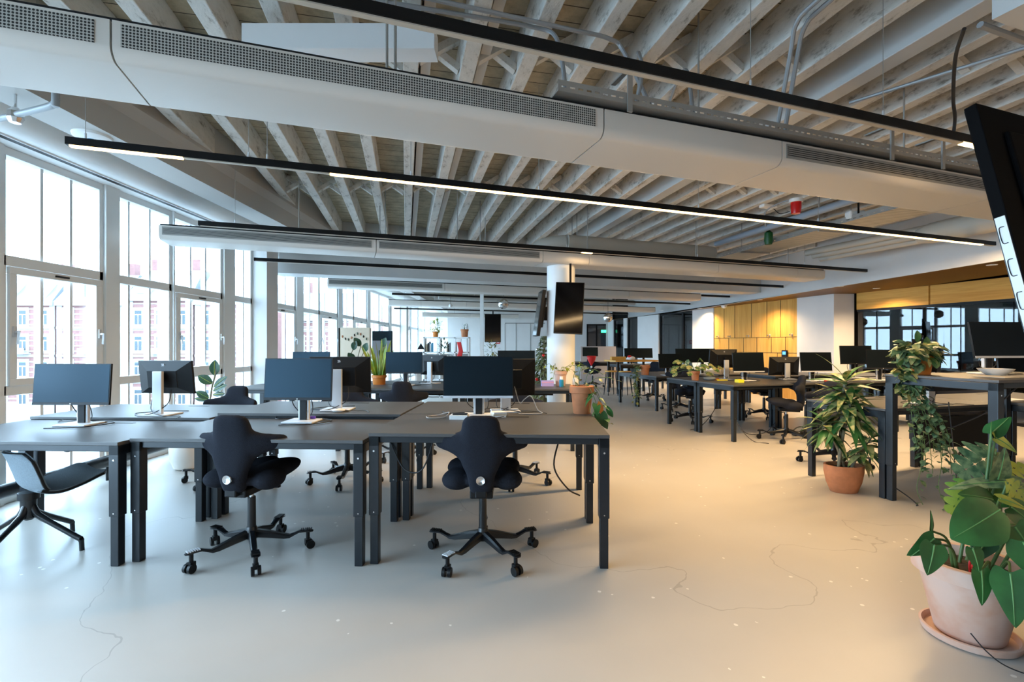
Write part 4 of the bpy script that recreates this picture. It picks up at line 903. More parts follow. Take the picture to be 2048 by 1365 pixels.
# ------------------------------------------------------------------ plants
def leaf_into(mb, base, direc, L, W, shape='oval', curl=0.25, up=(0, 0, 1), fold=0.12, nl=7, roll=0.0):
    """a curved leaf blade with real midrib fold; direc: where the tip points"""
    d = Vector(direc).normalized(); up = Vector(up); s = d.cross(up)
    if s.length < 1e-3: s = d.cross(Vector((1, 0, 0)))
    s.normalize(); n = s.cross(d).normalized()
    if roll: q = Matrix.Rotation(roll, 3, d); s = q @ s; n = q @ n
    base = Vector(base); vs = []; nw = 4
    for i in range(nl+1):
        t = i/nl
        if shape == 'oval': w = math.sin(PI*min(1, t*0.96+0.02))**0.8
        elif shape == 'sword': w = (0.55+0.9*t)*(1-t)**0.55 if t > 0.02 else 0.5
        elif shape == 'heart': w = (min(1, (t+0.10)*3.2))**0.6*(1-t)**0.72*1.12
        elif shape == 'bigheart': w = (min(1, t*2.2+0.22))**0.6*(1-t**2.6)**0.75
        elif shape == 'round': w = math.sin(PI*(0.06+t*0.93))**0.55
        elif shape == 'lance': w = math.sin(PI*t**0.75)**0.9 if 0 < t < 1 else 0.04
        else: w = 1-t
        w = max(w, 0.02)*W/2
        c = base+d*(L*t)-n*(curl*L*t*t)
        if shape == 'heart' : back = 0.16*L*max(0, 1-t*4)
        else: back = 0
        for k in range(nw+1):
            u = k/nw*2-1
            vs.append(c+s*(w*u)+n*(abs(u)*fold*w*2-0.25*fold*W*u*u)-d*(back*abs(u)))
    fs = [(i*(nw+1)+k, i*(nw+1)+k+1, (i+1)*(nw+1)+k+1, (i+1)*(nw+1)+k) for i in range(nl) for k in range(nw)]
    mb.add(vs, fs)
class Leaf(MB):
    def mesh(self, name, m, smooth=True, ang=60):
        me = bpy.data.meshes.new(name); me.from_pydata(self.v, [], self.f); me.shade_smooth(); me.materials.append(m); me.update(); return me
def monstera_into(mb, base, direc, L, W, up=(0, 0, 1), curl=0.2, cuts=4, cutd=0.6, roll=0.0):
    """split leaf: blade built from finger lobes either side of the midrib"""
    d = Vector(direc).normalized(); up = Vector(up); s = d.cross(up).normalized(); n = s.cross(d).normalized()
    if roll: q = Matrix.Rotation(roll, 3, d); s = q @ s; n = q @ n
    base = Vector(base)
    def P(t, u): # u signed half width units
        return base+d*(L*t)+s*u-n*(curl*L*t*t)-n*(0.35*u*u/max(W, 0.01))
    for sg in (-1, 1):
        K = cuts
        for k in range(K):
            t0 = -0.10+1.0*k/K; t1 = -0.10+1.0*(k+1)/K
            def half(t): return 0.5*W*max(0.03, (min(1, (t+0.16)*2.6))**0.6*(1-max(0, t))**0.62)
            g = 0.16*(t1-t0) if k < K else 0
            vs = []; R = 6
            for r in range(R+1):
                f = r/R
                lean = 0.20*f
                gap = g*0.5*max(0, (f-(1-cutd))/cutd) if f > 1-cutd else 0
                tip = 0.25*(t1-t0)*f**6
                for t, e in ((t0+gap*1.4+tip, 0), ((t0+t1)/2, 1), (t1-gap*1.4-tip, 2)):
                    tt = max(0.0, min(0.98, t)) if f < 0.02 else t
                    hw = half(min(0.97, max(-0.1, t)))
                    vs.append(P(tt+lean*0.5*(1-tt), sg*f*hw))
            fs = []
            for r in range(R):
                for c in range(2): a = r*3+c; fs.append((a, a+1, a+4, a+3))
            mb.add(vs, fs)
def pot(r0, r1, h, rim=0.0, mat_='terra', seg=28, sx=1, sy=1, name='pot', parent=None, soil=True, rimh=0.22):
    t = 0.012+r1*0.04
    if rim: prof = [(r0*0.98, 0), (r0, 0.004), (r1*0.93, h*(1-rimh)), (r1+rim, h*(1-rimh)+0.004), (r1+rim, h-0.004), (r1+rim-0.004, h), (r1-t, h), (r1*0.9-t, h*0.86)]
    else: prof = [(r0*0.95, 0), (r0, 0.006), (r0+(r1-r0)*0.62, h*0.35), (r1, h*0.75), (r1*1.0, h), (r1-t, h), (r1-t*1.4, h*0.86)]
    o = obj(name, MB().lathe(prof, seg, sx=sx, sy=sy), M[mat_], parent, smooth=True)
    if soil: obj('soil', MB().lathe([(0.002, h*0.80), ((r1-t)*0.97, h*0.80), ((r1-t)*0.97, h*0.87), (0.002, h*0.89)], seg, sx=sx, sy=sy), M['soil'], parent)
    return o
def vine(pts, r=0.003, seg=5): return MB().tube(arc(pts, 5), r, seg)
def cascade(T, starts, rnd, Lleaf, Wleaf, mt, shape='heart', step=0.05, stem_mt='stem', name='trailing_stem'):
    """hanging stems, each with its leaves"""
    for pts in starts:
        line = arc(pts, 8); st = obj(name, MB().tube(line, 0.0022, 5), M[stem_mt], T, smooth=True)
        mb = Leaf(); acc = 0
        for i in range(1, len(line)):
            acc += (line[i]-line[i-1]).length
            if acc >= step:
                acc = 0; a = rnd.uniform(0, 2*PI); k = rnd.uniform(0.7, 1.2)
                dv = Vector((math.cos(a), math.sin(a), rnd.uniform(-0.9, 0.1)))
                leaf_into(mb, line[i]+dv*0.012, dv, Lleaf*k, Wleaf*k, shape, rnd.uniform(0.1, 0.4), roll=rnd.uniform(-0.4, 0.4), nl=5)
        if mb.v: obj('leaves', mb, M[mt], st)

# monstera by the picture edge
T = thing('monstera_plant', 'large monstera in a chalky terracotta pot, bottom right', 'plant', (2.095, 2.20, 0))
pz = pot(0.125, 0.195, 0.335, 0.012, 'terrapale', 40, parent=T, rimh=0.2); pz.location = (0, 0, 0.018)
T.children[-1].location = (0, 0, 0.018)
obj('saucer', MB().lathe([(0.002, 0), (0.150, 0), (0.172, 0.006), (0.178, 0.034), (0.168, 0.036), (0.158, 0.014), (0.002, 0.012)], 40), M['terrapale'], T, smooth=True)
def mleaf(tipdir, base, L, W, kind, mt, curl=0.2, roll=0.0, up=(0, 0, 1), root=(0, 0, 0.30)):
    p0 = Vector(root); p1 = Vector(base)
    st = obj('leaf_stalk', MB().tube(arc([p0, (p0+p1)/2+Vector((0.02, 0, 0.05)), p1], 8), [0.007]*8+[0.005]*9, 8), M['stem'], T, smooth=True)
    mb = Leaf()
    if kind == 'bigheart': leaf_into(mb, base, tipdir, L, W, 'bigheart', curl, up, 0.06, 12, roll)
    elif kind == 'split': monstera_into(mb, base, tipdir, L, W, up, curl, 5, 0.62, roll)
    elif kind == 'whole': leaf_into(mb, base, tipdir, L, W, 'heart', curl, up, 0.06, 10, roll)
    b = obj('leaf', mb, M[mt], st)
    if kind != 'split':
        d = Vector(tipdir).normalized(); n = d.cross(Vector(up)).normalized().cross(d).normalized()
        obj('midrib', MB().tube([Vector(base)+d*(L*t)-n*(curl*L*t*t-0.0015) for t in (0, 0.2, 0.4, 0.6, 0.8, 0.95)], [0.0035, 0.003, 0.0025, 0.002, 0.0015, 0.0006], 6), M['midrib'], st, smooth=True)
    sm = b.modifiers.new('s', 'SUBSURF'); sm.levels = 1; sm.render_levels = 1
def mp(u, v, Y): return Vector((atY(u, Y)-2.095, Y-2.20, H+(CY-v)*Y/F))   # a point of the plant at depth Y
# big whole leaf, facing the viewer
mleaf((-0.84, -0.12, -0.42), mp(2000, 1020, 2.02), 0.245, 0.215, 'bigheart', 'leaf', 0.10, 0.0, (0.05, -0.9, 0.55), (0.06, 0.05, 0.3))
mleaf((-0.35, -0.25, -0.85), mp(1868, 1092, 2.02), 0.125, 0.12, 'whole', 'leaf', 0.12, 0.1, (0.0, -0.9, 0.4), (-0.07, -0.02, 0.3))
mleaf((-0.85, -0.1, -0.6), mp(1868, 1078, 2.06), 0.13, 0.10, 'whole', 'leaf', 0.2, -0.4, (0.2, -0.6, 0.6), (-0.07, 0, 0.3))
mleaf((0.0, -0.1, 0.95), mp(1862, 1062, 2.08), 0.09, 0.05, 'whole', 'leaf', 0.1, 0.2, (0.3, -0.9, 0), (-0.07, 0, 0.3))
mleaf((0.05, -0.35, -0.9), mp(1945, 1098, 2.00), 0.095, 0.085, 'whole', 'leaf', 0.12, 0.0, (0.0, -0.9, 0.4), (0.0, -0.02, 0.3))
mleaf((-0.15, -0.3, -0.95), mp(1962, 1142, 1.98), 0.135, 0.10, 'whole', 'leaf', 0.12, 0.0, (0.0, -0.9, 0.3), (0.03, -0.05, 0.3))
mleaf((-0.15, -0.3, -0.95), mp(2020, 1148, 1.94), 0.20, 0.15, 'whole', 'leaf', 0.12, 0.2, (-0.3, -0.9, 0.3), (0.10, -0.03, 0.3))
mleaf((0.25, -0.3, -0.95), mp(2046, 1085, 1.95), 0.17, 0.15, 'whole', 'leaf', 0.12, 0.2, (-0.3, -0.9, 0.3), (0.10, -0.03, 0.3))
# split leaves reaching over
mleaf((-0.82, -0.15, -0.35), mp(1992, 905, 2.35), 0.26, 0.26, 'split', 'leafsage', 0.12, 0.1, (-0.05, -0.92, 0.5), (0.05, 0.05, 0.3))
mleaf((-0.55, -0.2, -0.80), mp(1935, 962, 2.32), 0.20, 0.17, 'split', 'leafyel', 0.2, 0.2, (0.1, -0.8, 0.4), (0.0, 0.05, 0.3))
mleaf((-0.95, 0.1, 0.02), mp(2040, 965, 2.25), 0.30, 0.13, 'whole', 'leafsage', 0.2, 0.2, (0, -0.5, 0.85), (0.06, 0.08, 0.3))
mleaf((-0.75, 0.0, -0.12), mp(2020, 985, 2.30), 0.27, 0.17, 'whole', 'leaf', 0.2, 0.0, (0, -0.55, 0.8), (0.06, 0.08, 0.3))
mleaf((-0.30, -0.2, 0.85), mp(1982, 878, 2.30), 0.10, 0.085, 'whole', 'leaf', -0.1, 0.3, (0.4, -0.9, 0.2), (0.08, 0.08, 0.3))
mleaf((0.45, -0.1, 0.5), mp(1982, 868, 2.32), 0.12, 0.09, 'whole', 'leaf', 0.1, -0.5, (-0.2, -0.9, 0.4), (0.08, 0.08, 0.3))
mleaf((0.8, -0.2, -0.45), mp(1990, 876, 2.30), 0.12, 0.08, 'whole', 'leafyel', 0.2, 0.2, (0.1, -0.7, 0.8), (0.08, 0.08, 0.3))
mleaf((0.85, -0.2, -0.2), mp(2000, 998, 2.10), 0.13, 0.07, 'whole', 'leafyel', 0.25, 0.0, (0, -0.6, 0.9), (0.07, 0.05, 0.3))
mleaf((0.6, -0.2, -0.5), mp(2022, 1015, 2.12), 0.15, 0.13, 'whole', 'leaf', 0.2, 0.0, (-0.3, -0.8, 0.6), (0.08, 0.05, 0.3))
mleaf((0.7, 0.0, 0.1), mp(2005, 1052, 2.16), 0.16, 0.12, 'whole', 'leafsage', 0.2, 0.0, (-0.1, -0.8, 0.6), (0.08, 0.05, 0.3))
mleaf((0.9, 0.0, 0.15), mp(2005, 940, 2.4), 0.2, 0.14, 'split', 'leafyel', 0.2, 0.0, (0, -0.6, 0.8), (0.08, 0.05, 0.3))
mleaf((-0.9, -0.1, 0.25), mp(1985, 1000, 2.2), 0.16, 0.13, 'whole', 'leaf', 0.15, 0.0, (0.1, -0.7, 0.75), (0.05, 0.06, 0.3))
mleaf((0.35, -0.3, -0.8), mp(2030, 1055, 2.02), 0.15, 0.14, 'whole', 'leaf', 0.12, 0.0, (-0.2, -0.9, 0.4), (0.09, 0.0, 0.3))
mleaf((0.55, -0.1, -0.55), mp(2015, 965, 2.2), 0.18, 0.15, 'split', 'leafyel', 0.2, 0.0, (-0.1, -0.85, 0.5), (0.08, 0.05, 0.3))
mleaf((-0.6, -0.25, -0.6), mp(1975, 1075, 2.05), 0.13, 0.10, 'whole', 'leafdark', 0.15, 0.2, (0, -0.8, 0.6), (0.02, 0.02, 0.3))
mleaf((0.1, -0.2, 0.9), mp(1995, 960, 2.28), 0.16, 0.13, 'whole', 'leafsage', 0.1, 0.0, (0.1, -0.95, 0.1), (0.06, 0.08, 0.3))
obj('support_tie', MB().tube(arc([(-0.05, -0.06, 0.29), (-0.045, -0.05, 0.36), (-0.03, -0.06, 0.385), (-0.05, -0.07, 0.34), (0.0, -0.07, 0.28)], 5), 0.005, 6), M['red'], T)
tag(obj('dry_twig', MB().tube(arc([(1.93, 2.02, 0.12), (1.965, 1.99, 0.065), (2.02, 1.965, 0.02), (2.10, 1.92, 0.004), (2.25, 1.83, 0.003)], 5), 0.0025, 6), M['cable']), 'thin dark twig lying against the big saucer', 'twig')
tag(obj('lounge_seat', MB().box(0, 0.5, -0.5, 0, 0.06, 0.40), M['fabric'], loc=(2.045, 1.915, 0), bevel=0.035), 'black upholstered seat corner at the bottom right edge', 'seat').rotation_euler = (0, 0, 0.10)

# dracaena in oval orange pot
rn = random.Random(3)
T = thing('dracaena_plant', 'dracaena with striped leaves in an oval orange pot on the floor', 'plant', (3.02, 4.37, 0))
pot(0.115, 0.168, 0.245, 0, 'terra', 36, sx=1.0, sy=0.75, parent=T)
for (bx, by, h, lx, ly, n, L) in ((-0.05, 0.0, 0.62, 0.11, 0.0, 44, 0.29), (0.03, 0.03, 0.42, -0.16, 0.05, 30, 0.25), (0.05, -0.02, 0.30, 0.14, -0.05, 26, 0.22), (-0.02, 0.04, 0.80, 0.08, 0.03, 44, 0.30)):
    p = [(bx, by, 0.2), (bx+lx*0.4, by+ly*0.4, 0.2+h*0.5), (bx+lx, by+ly, 0.2+h)]
    st = obj('cane', MB().tube(arc(p, 8), 0.013, 10), M['bark'], T, smooth=True)
    mb = Leaf(); nb = Leaf()
    for i in range(n):
        f = i/n; a = i*2.4+rn.uniform(-0.3, 0.3); z = 0.2+h*(0.70+0.33*f) if h > 0.3 else 0.2+h*(0.4+0.7*f)
        q = (bx+lx*(z-0.2)/h, by+ly*(z-0.2)/h, z); el = -0.35+1.3*f*f+rn.uniform(-0.15, 0.15)
        dv = (math.cos(a)*math.cos(el), math.sin(a)*math.cos(el), math.sin(el))
        leaf_into(mb if rn.random() < 0.62 else nb, q, dv, L*rn.uniform(0.75, 1.1), 0.068*rn.uniform(0.8, 1.2), 'lance', rn.uniform(0.25, 0.65), roll=rn.uniform(-0.3, 0.3))
    obj('foliage', mb, M['leafvar'], st); obj('foliage', nb, M['leaf'], st)
# cascading plant on the raised desk corner
T = thing('cascading_plant', 'cascading silvery plant in an orange pot on the raised desk corner', 'plant', (3.46, 4.06, 1.085)); rn = random.Random(11)
pot(0.062, 0.085, 0.15, 0.004, 'orange', 28, parent=T, rimh=0.2)
mb = Leaf(); nb = Leaf()
for i in range(210):
    a = rn.uniform(0, 2*PI); f = rn.random()
    c = Vector((-0.07+0.155*math.cos(a)*math.sqrt(rn.random()), 0.10*math.sin(a)*math.sqrt(rn.random())-0.03, 0.14+0.15*f*(1-0.3*abs(math.cos(a)))))
    if i > 130: c = Vector((-0.17+rn.uniform(-0.10, 0.09), -0.06+rn.uniform(-0.06, 0.06), 0.16-0.32*rn.random()))
    dv = Vector((math.cos(a), math.sin(a)-0.3, rn.uniform(-0.9, 0.5)))
    leaf_into(mb if rn.random() < 0.6 else nb, c, dv, rn.uniform(0.07, 0.115), rn.uniform(0.04, 0.06), 'oval', rn.uniform(0.1, 0.5), roll=rn.uniform(-0.6, 0.6), nl=5)
obj('foliage', mb, M['leafsage'], T); obj('foliage', nb, M['leafvar'], T)
for bs, dr, L_, W_, sh, up_ in (((0.02, -0.09, 0.14), (0.05, -0.4, -0.8), 0.09, 0.075, 'round', (0, -1, 0.3)), ((-0.05, -0.02, 0.27), (0.0, -0.1, 1), 0.10, 0.06, 'oval', (0, -1, 0)), ((0.05, 0.02, 0.2), (0.15, -0.1, 1), 0.12, 0.07, 'oval', (0, -1, 0))):
    leaf = Leaf(); leaf_into(leaf, bs, dr, L_, W_, sh, 0.1, up_); obj('leaf', leaf, M['leaf'], T)
cascade(T, [[(-0.16+0.05*math.sin(i*1.7), -0.08+0.03*math.cos(i*2.3), 0.0), (-0.20+0.045*i*0.5, -0.13, -0.22), (-0.18+0.03*i, -0.14-0.01*i, -0.45), (-0.15+0.035*i+0.03*math.sin(i*3), -0.15, -0.62-0.06*(i % 4))] for i in range(8)], rn, 0.058, 0.042, 'leafsage', 'oval', 0.026)
cascade(T, [[(-0.10, -0.13, -0.5), (-0.12, -0.14, -0.75), (-0.17, -0.16, -0.92), (-0.13, -0.17, -1.05)], [(0.0, -0.14, -0.45), (0.02, -0.17, -0.7), (-0.02, -0.19, -0.9), (0.04, -0.2, -1.06)], [(0.04, -0.15, -0.4), (0.08, -0.16, -0.6), (0.16, -0.18, -0.78)]], rn, 0.048, 0.038, 'leafsage', 'oval', 0.06)
# terracotta pot with trailing plant, front right desk
T = thing('trailing_plant', 'trailing plant in a terracotta pot on the front right desk', 'plant', (0.545, 3.75, 0.80)); rn = random.Random(5)
pot(0.066, 0.088, 0.215, 0.008, 'terra', 32, parent=T, rimh=0.27)
def tp(u, v, Y): return (atY(u, Y)-0.545, Y-3.75, H+(CY-v)*Y/F-0.80)
cascade(T, [[(0.05, -0.02, 0.19), tp(1190, 785, 3.7), tp(1203, 810, 3.65), tp(1212, 838, 3.6), tp(1216, 850, 3.55)], [(0.06, 0.0, 0.20), tp(1185, 772, 3.78), tp(1197, 790, 3.75), tp(1202, 815, 3.7)], [(0.05, -0.04, 0.2), tp(1180, 778, 3.66), tp(1190, 800, 3.62), tp(1195, 822, 3.6)]], rn, 0.085, 0.065, 'leaf', 'heart', 0.05)
mb = Leaf(); leaf_into(mb, tp(1198, 828, 3.6), (0.5, -0.2, -0.85), 0.13, 0.115, 'heart', 0.15, (0, -0.9, 0.3)); obj('leaf', mb, M['leaf'], T)
mb = Leaf(); leaf_into(mb, tp(1214, 812, 3.64), (0.35, 0, -0.8), 0.10, 0.05, 'oval', 0.1, (-0.6, -0.7, 0.2)); obj('leaf', mb, M['leaf'], T)
mb = Leaf(); leaf_into(mb, tp(1197, 803, 3.6), (0.25, -0.1, -0.9), 0.10, 0.05, 'oval', 0.12, (0.2, -0.9, 0.3)); obj('yellow_leaf', mb, M['orange'], T)
cascade(T, [[(-0.02, 0, 0.19), (-0.02, 0.0, 0.30), (0.0, 0.02, 0.36)], [(0.02, 0.02, 0.19), (0.05, 0.03, 0.30), (0.10, 0.03, 0.34), (0.17, 0.02, 0.30)], [(0.03, -0.02, 0.19), (0.10, -0.02, 0.27), (0.2, -0.03, 0.28), (0.25, -0.03, 0.26)], [(-0.04, 0, 0.19), (-0.06, 0.02, 0.28), (-0.05, 0.05, 0.31)], [(0.02, -0.06, 0.2), (0.05, -0.09, 0.12), (0.045, -0.095, 0.02)]], rn, 0.045, 0.028, 'leafvar', 'oval', 0.06)
# pot by the column
T = thing('potted_plant', 'terracotta pot with wispy shoots in front of the column', 'plant', (0.66, 6.52, 0.78)); rn = random.Random(8)
pot(0.065, 0.083, 0.20, 0.006, 'terrapale', 28, parent=T, rimh=0.25)
cascade(T, [[(0, 0, 0.18), (0.1*math.cos(a), 0.06*math.sin(a), 0.25), (0.22*math.cos(a)+0.06, 0.1*math.sin(a), 0.27+0.06*math.sin(a*3)), (0.32*math.cos(a)+0.10, 0.12*math.sin(a), 0.18+0.1*math.sin(a*5))] for a in (0.1, 0.6, 1.3, 2.2, 3.0, 4.0, 5.2)], rn, 0.07, 0.03, 'leafyel', 'lance', 0.05)
# snake plant and rubber plant at the second row
T = thing('snake_plant', 'snake plant with yellow edged sword leaves in an orange pot', 'plant', (-1.86, 6.72, 0.78)); rn = random.Random(2)
pot(0.085, 0.10, 0.13, 0.004, 'orange', 28, parent=T, rimh=0.3)
mb = Leaf()
for i in range(22):
    a = i*2.4; r = 0.06*math.sqrt(i/22); el = PI/2-0.10-0.38*i/22
    leaf_into(mb, (r*math.cos(a), r*math.sin(a), 0.10), (math.cos(a)*math.cos(el), math.sin(a)*math.cos(el), math.sin(el)), rn.uniform(0.28, 0.55), 0.055, 'sword', rn.uniform(-0.05, 0.1), (math.cos(a+1.5), math.sin(a+1.5), 0.0), 0.1, 8)
obj('foliage', mb, M['leafyel'], T)
for i, (u, v) in enumerate(((706, 698), (722, 690), (728, 702), (710, 720), (765, 692), (772, 715), (716, 736))):
    mb = Leaf(); st = obj('rubber_stalk', vine([(0, 0, 0.1), (atY(u, 6.85)+1.86-0.02, 0.1, 0.3), (atY(u, 6.85)+1.86, 0.13, H+(CY-v)*6.85/F-0.78)], 0.006), M['bark'], T, smooth=True)
    leaf_into(mb, (atY(u, 6.85)+1.86, 0.13, H+(CY-v)*6.85/F-0.80), ((-1 if i % 2 else 0.6)*0.5, -0.3, 0.7), 0.15, 0.10, 'oval', 0.1, (0, -0.9, 0.3)); obj('leaf', mb, M['leafdark'], st)
T = thing('rubber_plant', 'rubber plant with dark oval leaves in a pale round pot by the windows', 'plant', (-3.50, 5.17, 0))
obj('pot', MB().lathe([(0.09, 0), (0.125, 0.02), (0.16, 0.12), (0.165, 0.22), (0.15, 0.33), (0.14, 0.33), (0.14, 0.28)], 32), M['ceramic'], T, smooth=True); obj('soil', MB().cyl((0, 0, 0.26), (0, 0, 0.29), 0.14, seg=24), M['soil'], T)
def rp(u, v, Y=5.17): return Vector((atY(u, Y)+3.50, Y-5.17, H+(CY-v)*Y/F))
st = obj('stem', MB().tube(arc([(0, 0, 0.28), rp(408, 840), rp(420, 800), rp(424, 775), rp(430, 752), rp(433, 735)], 6), 0.009, 8), M['bark'], T, smooth=True)
for (u, v, du, dz, L, W) in ((429, 752, 0.10, 1, 0.17, 0.105), (425, 768, -0.85, 0.55, 0.17, 0.10), (427, 775, 0.95, 0.75, 0.19, 0.075), (426, 782, 0.8, 0.35, 0.17, 0.08), (418, 797, -0.9, 0.55, 0.15, 0.08), (419, 800, -0.95, 0.12, 0.15, 0.06), (412, 815, -0.9, -0.1, 0.16, 0.06), (405, 835, -0.9, 0.1, 0.2, 0.07), (398, 850, 0.7, -0.3, 0.2, 0.08), (395, 855, -0.7, -0.3, 0.2, 0.08), (425, 790, 0.9, 0.1, 0.14, 0.06), (400, 830, -0.6, -0.5, 0.2, 0.08)):
    mb = Leaf(); leaf_into(mb, rp(u, v), (du, -0.15, dz), L, W, 'oval', 0.08, (0.2, -0.9, 0.4), 0.08, 8); b = obj('leaf', mb, M['leafdark'], st)
    obj('midrib', MB().tube([rp(u, v)+Vector((0, -0.002, 0)), rp(u, v)+Vector((du, -0.15, dz)).normalized()*L*0.5+Vector((0, -0.004, 0)), rp(u, v)+Vector((du, -0.15, dz)).normalized()*L*0.93+Vector((0, 0.0, 0))], 0.0025, 5), M['leafyel'], st)
# variegated monstera on the right desk
T = thing('variegated_plant', 'bushy variegated plant in a terracotta pot on the right hand desk', 'plant', (2.87, 7.52, 0.78)); rn = random.Random(9)
pot(0.052, 0.066, 0.145, 0.006, 'terra', 26, parent=T, rimh=0.3)
for i in range(24):
    a = i*2.4; el = 0.15+0.9*((i*7) % 24)/24; Ls = rn.uniform(0.18, 0.36)
    p = Vector((math.cos(a)*math.cos(el)*Ls*1.1, math.sin(a)*math.cos(el)*Ls*0.8, 0.14+math.sin(el)*Ls*0.85-0.05*(i % 3)))
    st = obj('leaf_stalk', vine([(0, 0, 0.12), p*0.5+Vector((0, 0, 0.10)), p], 0.003), M['stem'], T, smooth=True); mb = Leaf()
    monstera_into(mb, p, (math.cos(a), math.sin(a)*0.6-0.4, -0.45), rn.uniform(0.10, 0.15), rn.uniform(0.10, 0.14), (0, -0.5, 0.85), 0.15, 4, 0.7); obj('leaf', mb, M['leafvar'], st)
# small hanging plant on the far low desk
T = thing('hanging_plant', 'small hanging plant in an orange terracotta pot on the low right desk', 'plant', (2.80, 10.1, 0.70)); rn = random.Random(4)
pot(0.075, 0.10, 0.21, 0.008, 'terra', 26, parent=T, rimh=0.3)
cascade(T, [[(-0.04, 0, 0.2), (-0.17-0.03*(i % 3), -0.10+0.02*i, 0.12+0.05*(i % 2)), (-0.22-0.05*math.sin(i), -0.14+0.02*i, -0.15), (-0.2-0.05*math.sin(i*2), -0.14+0.02*i, -0.38-0.04*i)] for i in range(7)], rn, 0.08, 0.05, 'leafvar', 'oval', 0.045)
# ------------------------------------------------------------------ small things on the front desks
T = thing('white_box', 'flat white box under the foot of the large black monitor', 'box', (-0.385, 3.47, 0.80), A1); obj('carton', MB().box(-0.06, 0.07, -0.05, 0.05, 0, 0.03), M['paper'], T, bevel=0.002); obj('lid_slab', MB().box(-0.04, 0.06, -0.03, 0.04, 0.03, 0.036), M['edge'], T)
T = thing('note_pads', 'stack of cream note pads beside the white stand', 'note pads', (-0.10, 3.56, 0.80), 0.2)
for i in range(3): obj('pad', MB().box(-0.05, 0.05, -0.04, 0.04, 0.013*i, 0.013*i+0.012, rz=0.1*i), M[('paper', 'cream', 'paper')[i]], T)
tag(obj('charger_cable', MB().tube(arc([(-0.62, 3.55, 0.805), (-0.56, 3.60, 0.806), (-0.47, 3.59, 0.83), (-0.50, 3.50, 0.806), (-0.60, 3.47, 0.805), (-0.63, 3.53, 0.806)], 6), 0.004, 6), M['greycable']), 'looped grey charger cable left of the white box', 'cable')
tag(obj('grey_lead', MB().tube(arc([(0.02, 3.85, 1.0), (0.06, 3.84, 0.87), (0.10, 3.83, 0.90), (0.15, 3.78, 0.93), (0.20, 3.74, 0.83), (0.23, 3.70, 0.805), (0.05, 3.68, 0.805)], 6), 0.0035, 6), M['greycable']), 'pale looped lead rising from the desk right of the large black monitor', 'cable')
T = thing('sharpener', 'small purple gadget on the white monitor foot of the middle desk', 'gadget', (-1.51, 3.63, 0.775)); obj('body', MB().box(-0.025, 0.025, -0.012, 0.012, 0, 0.02), mat('purple_plastic', (0.12, 0.05, 0.45), 0.4), T, bevel=0.005)
T = thing('computer_mouse', 'white computer mouse on the raised middle back desk', 'mouse', (-1.38, 3.82, 0.80), 0.3); obj('body', MB().ell((0, 0, 0.012), (0.05, 0.03, 0.016)), M['paper'], T, smooth=True)
T = thing('lilac_box', 'lilac and pink printed box on the second row desk by the column', 'box', (0.475, 6.45, 0.78), 0.05); obj('carton', MB().box(-0.08, 0.08, -0.05, 0.05, 0, 0.075), M['purple'], T); obj('printed_band', MB().box(-0.082, 0.082, -0.052, 0.052, 0.045, 0.06), mat('pink_card', (0.70, 0.35, 0.55), 0.6), T)
T = thing('blue_bottle', 'small blue bottle with white cap before the pot by the column', 'bottle', (0.655, 6.36, 0.78)); obj('body', MB().lathe([(0.028, 0), (0.03, 0.01), (0.03, 0.085), (0.022, 0.095)], 18), M['blue'], T, smooth=True); obj('cap', MB().cyl((0, 0, 0.095), (0, 0, 0.135), 0.022, seg=16), M['paper'], T)
T = thing('white_cup', 'pale rounded cup right of the pot by the column', 'cup', (0.86, 6.50, 0.78)); obj('body', MB().lathe([(0.03, 0), (0.042, 0.02), (0.042, 0.09), (0.035, 0.11)], 18), M['ceramic'], T, smooth=True)
T = thing('sticky_block', 'bright yellow sticky note block on the right hand desk', 'note block', (3.34, 7.05, 0.78), 0.3); obj('sheets', MB().box(-0.05, 0.05, -0.04, 0.04, 0, 0.045), M['yellow'], T)
T = thing('candle', 'white pillar candle on the raised right hand desk', 'candle', (4.86, 7.78, 0.83)); obj('wax', MB().cyl((0, 0, 0), (0, 0, 0.15), 0.045, seg=24), M['paper'], T, smooth=True); obj('wick', MB().cyl((0, 0, 0.15), (0, 0, 0.16), 0.002, seg=6), M['black'], T)
T = thing('red_gadget', 'red and white gadget on the desk below the candle', 'gadget', (4.74, 7.22, 0.78)); obj('body', MB().box(-0.06, 0.06, -0.03, 0.03, 0, 0.035), M['red'], T, bevel=0.006); obj('pale_cap', MB().box(-0.11, -0.06, -0.025, 0.025, 0, 0.03), M['paper'], T, bevel=0.006)
T = thing('bowl', 'white ceramic bowl on the raised desk', 'bowl', (3.95, 3.92, 1.085)); obj('shell', MB().lathe([(0.05, 0), (0.06, 0.004), (0.10, 0.035), (0.115, 0.055), (0.108, 0.055), (0.09, 0.035), (0.05, 0.012), (0.002, 0.010)], 32), M['ceramic'], T, smooth=True)
T = thing('drink_can', 'tall dark can beside the bowl on the raised desk', 'can', (4.02, 3.72, 1.085)); obj('body', MB().lathe([(0.024, 0), (0.028, 0.006), (0.028, 0.145), (0.023, 0.158), (0.022, 0.16)], 20), M['steel'], T, smooth=True); obj('label_band', MB().cyl((0, 0, 0.05), (0, 0, 0.09), 0.0285, seg=20), M['silver'], T)
T = thing('white_stand', 'white phone stand at the right edge of the raised desk', 'stand', (4.22, 3.80, 1.085), 0.3); obj('plate', MB().box(-0.035, 0.035, -0.01, 0.01, 0, 0.075), M['basewhite'], T, bevel=0.006)
tag(obj('desk_mat', MB().box(-0.45, 0.45, -0.12, 0.12, 0, 0.003), M['duct'], loc=(4.1, 3.83, 1.085)), 'thin pale board under the bowl on the raised desk', 'board').rotation_euler = (0, 0, AR)
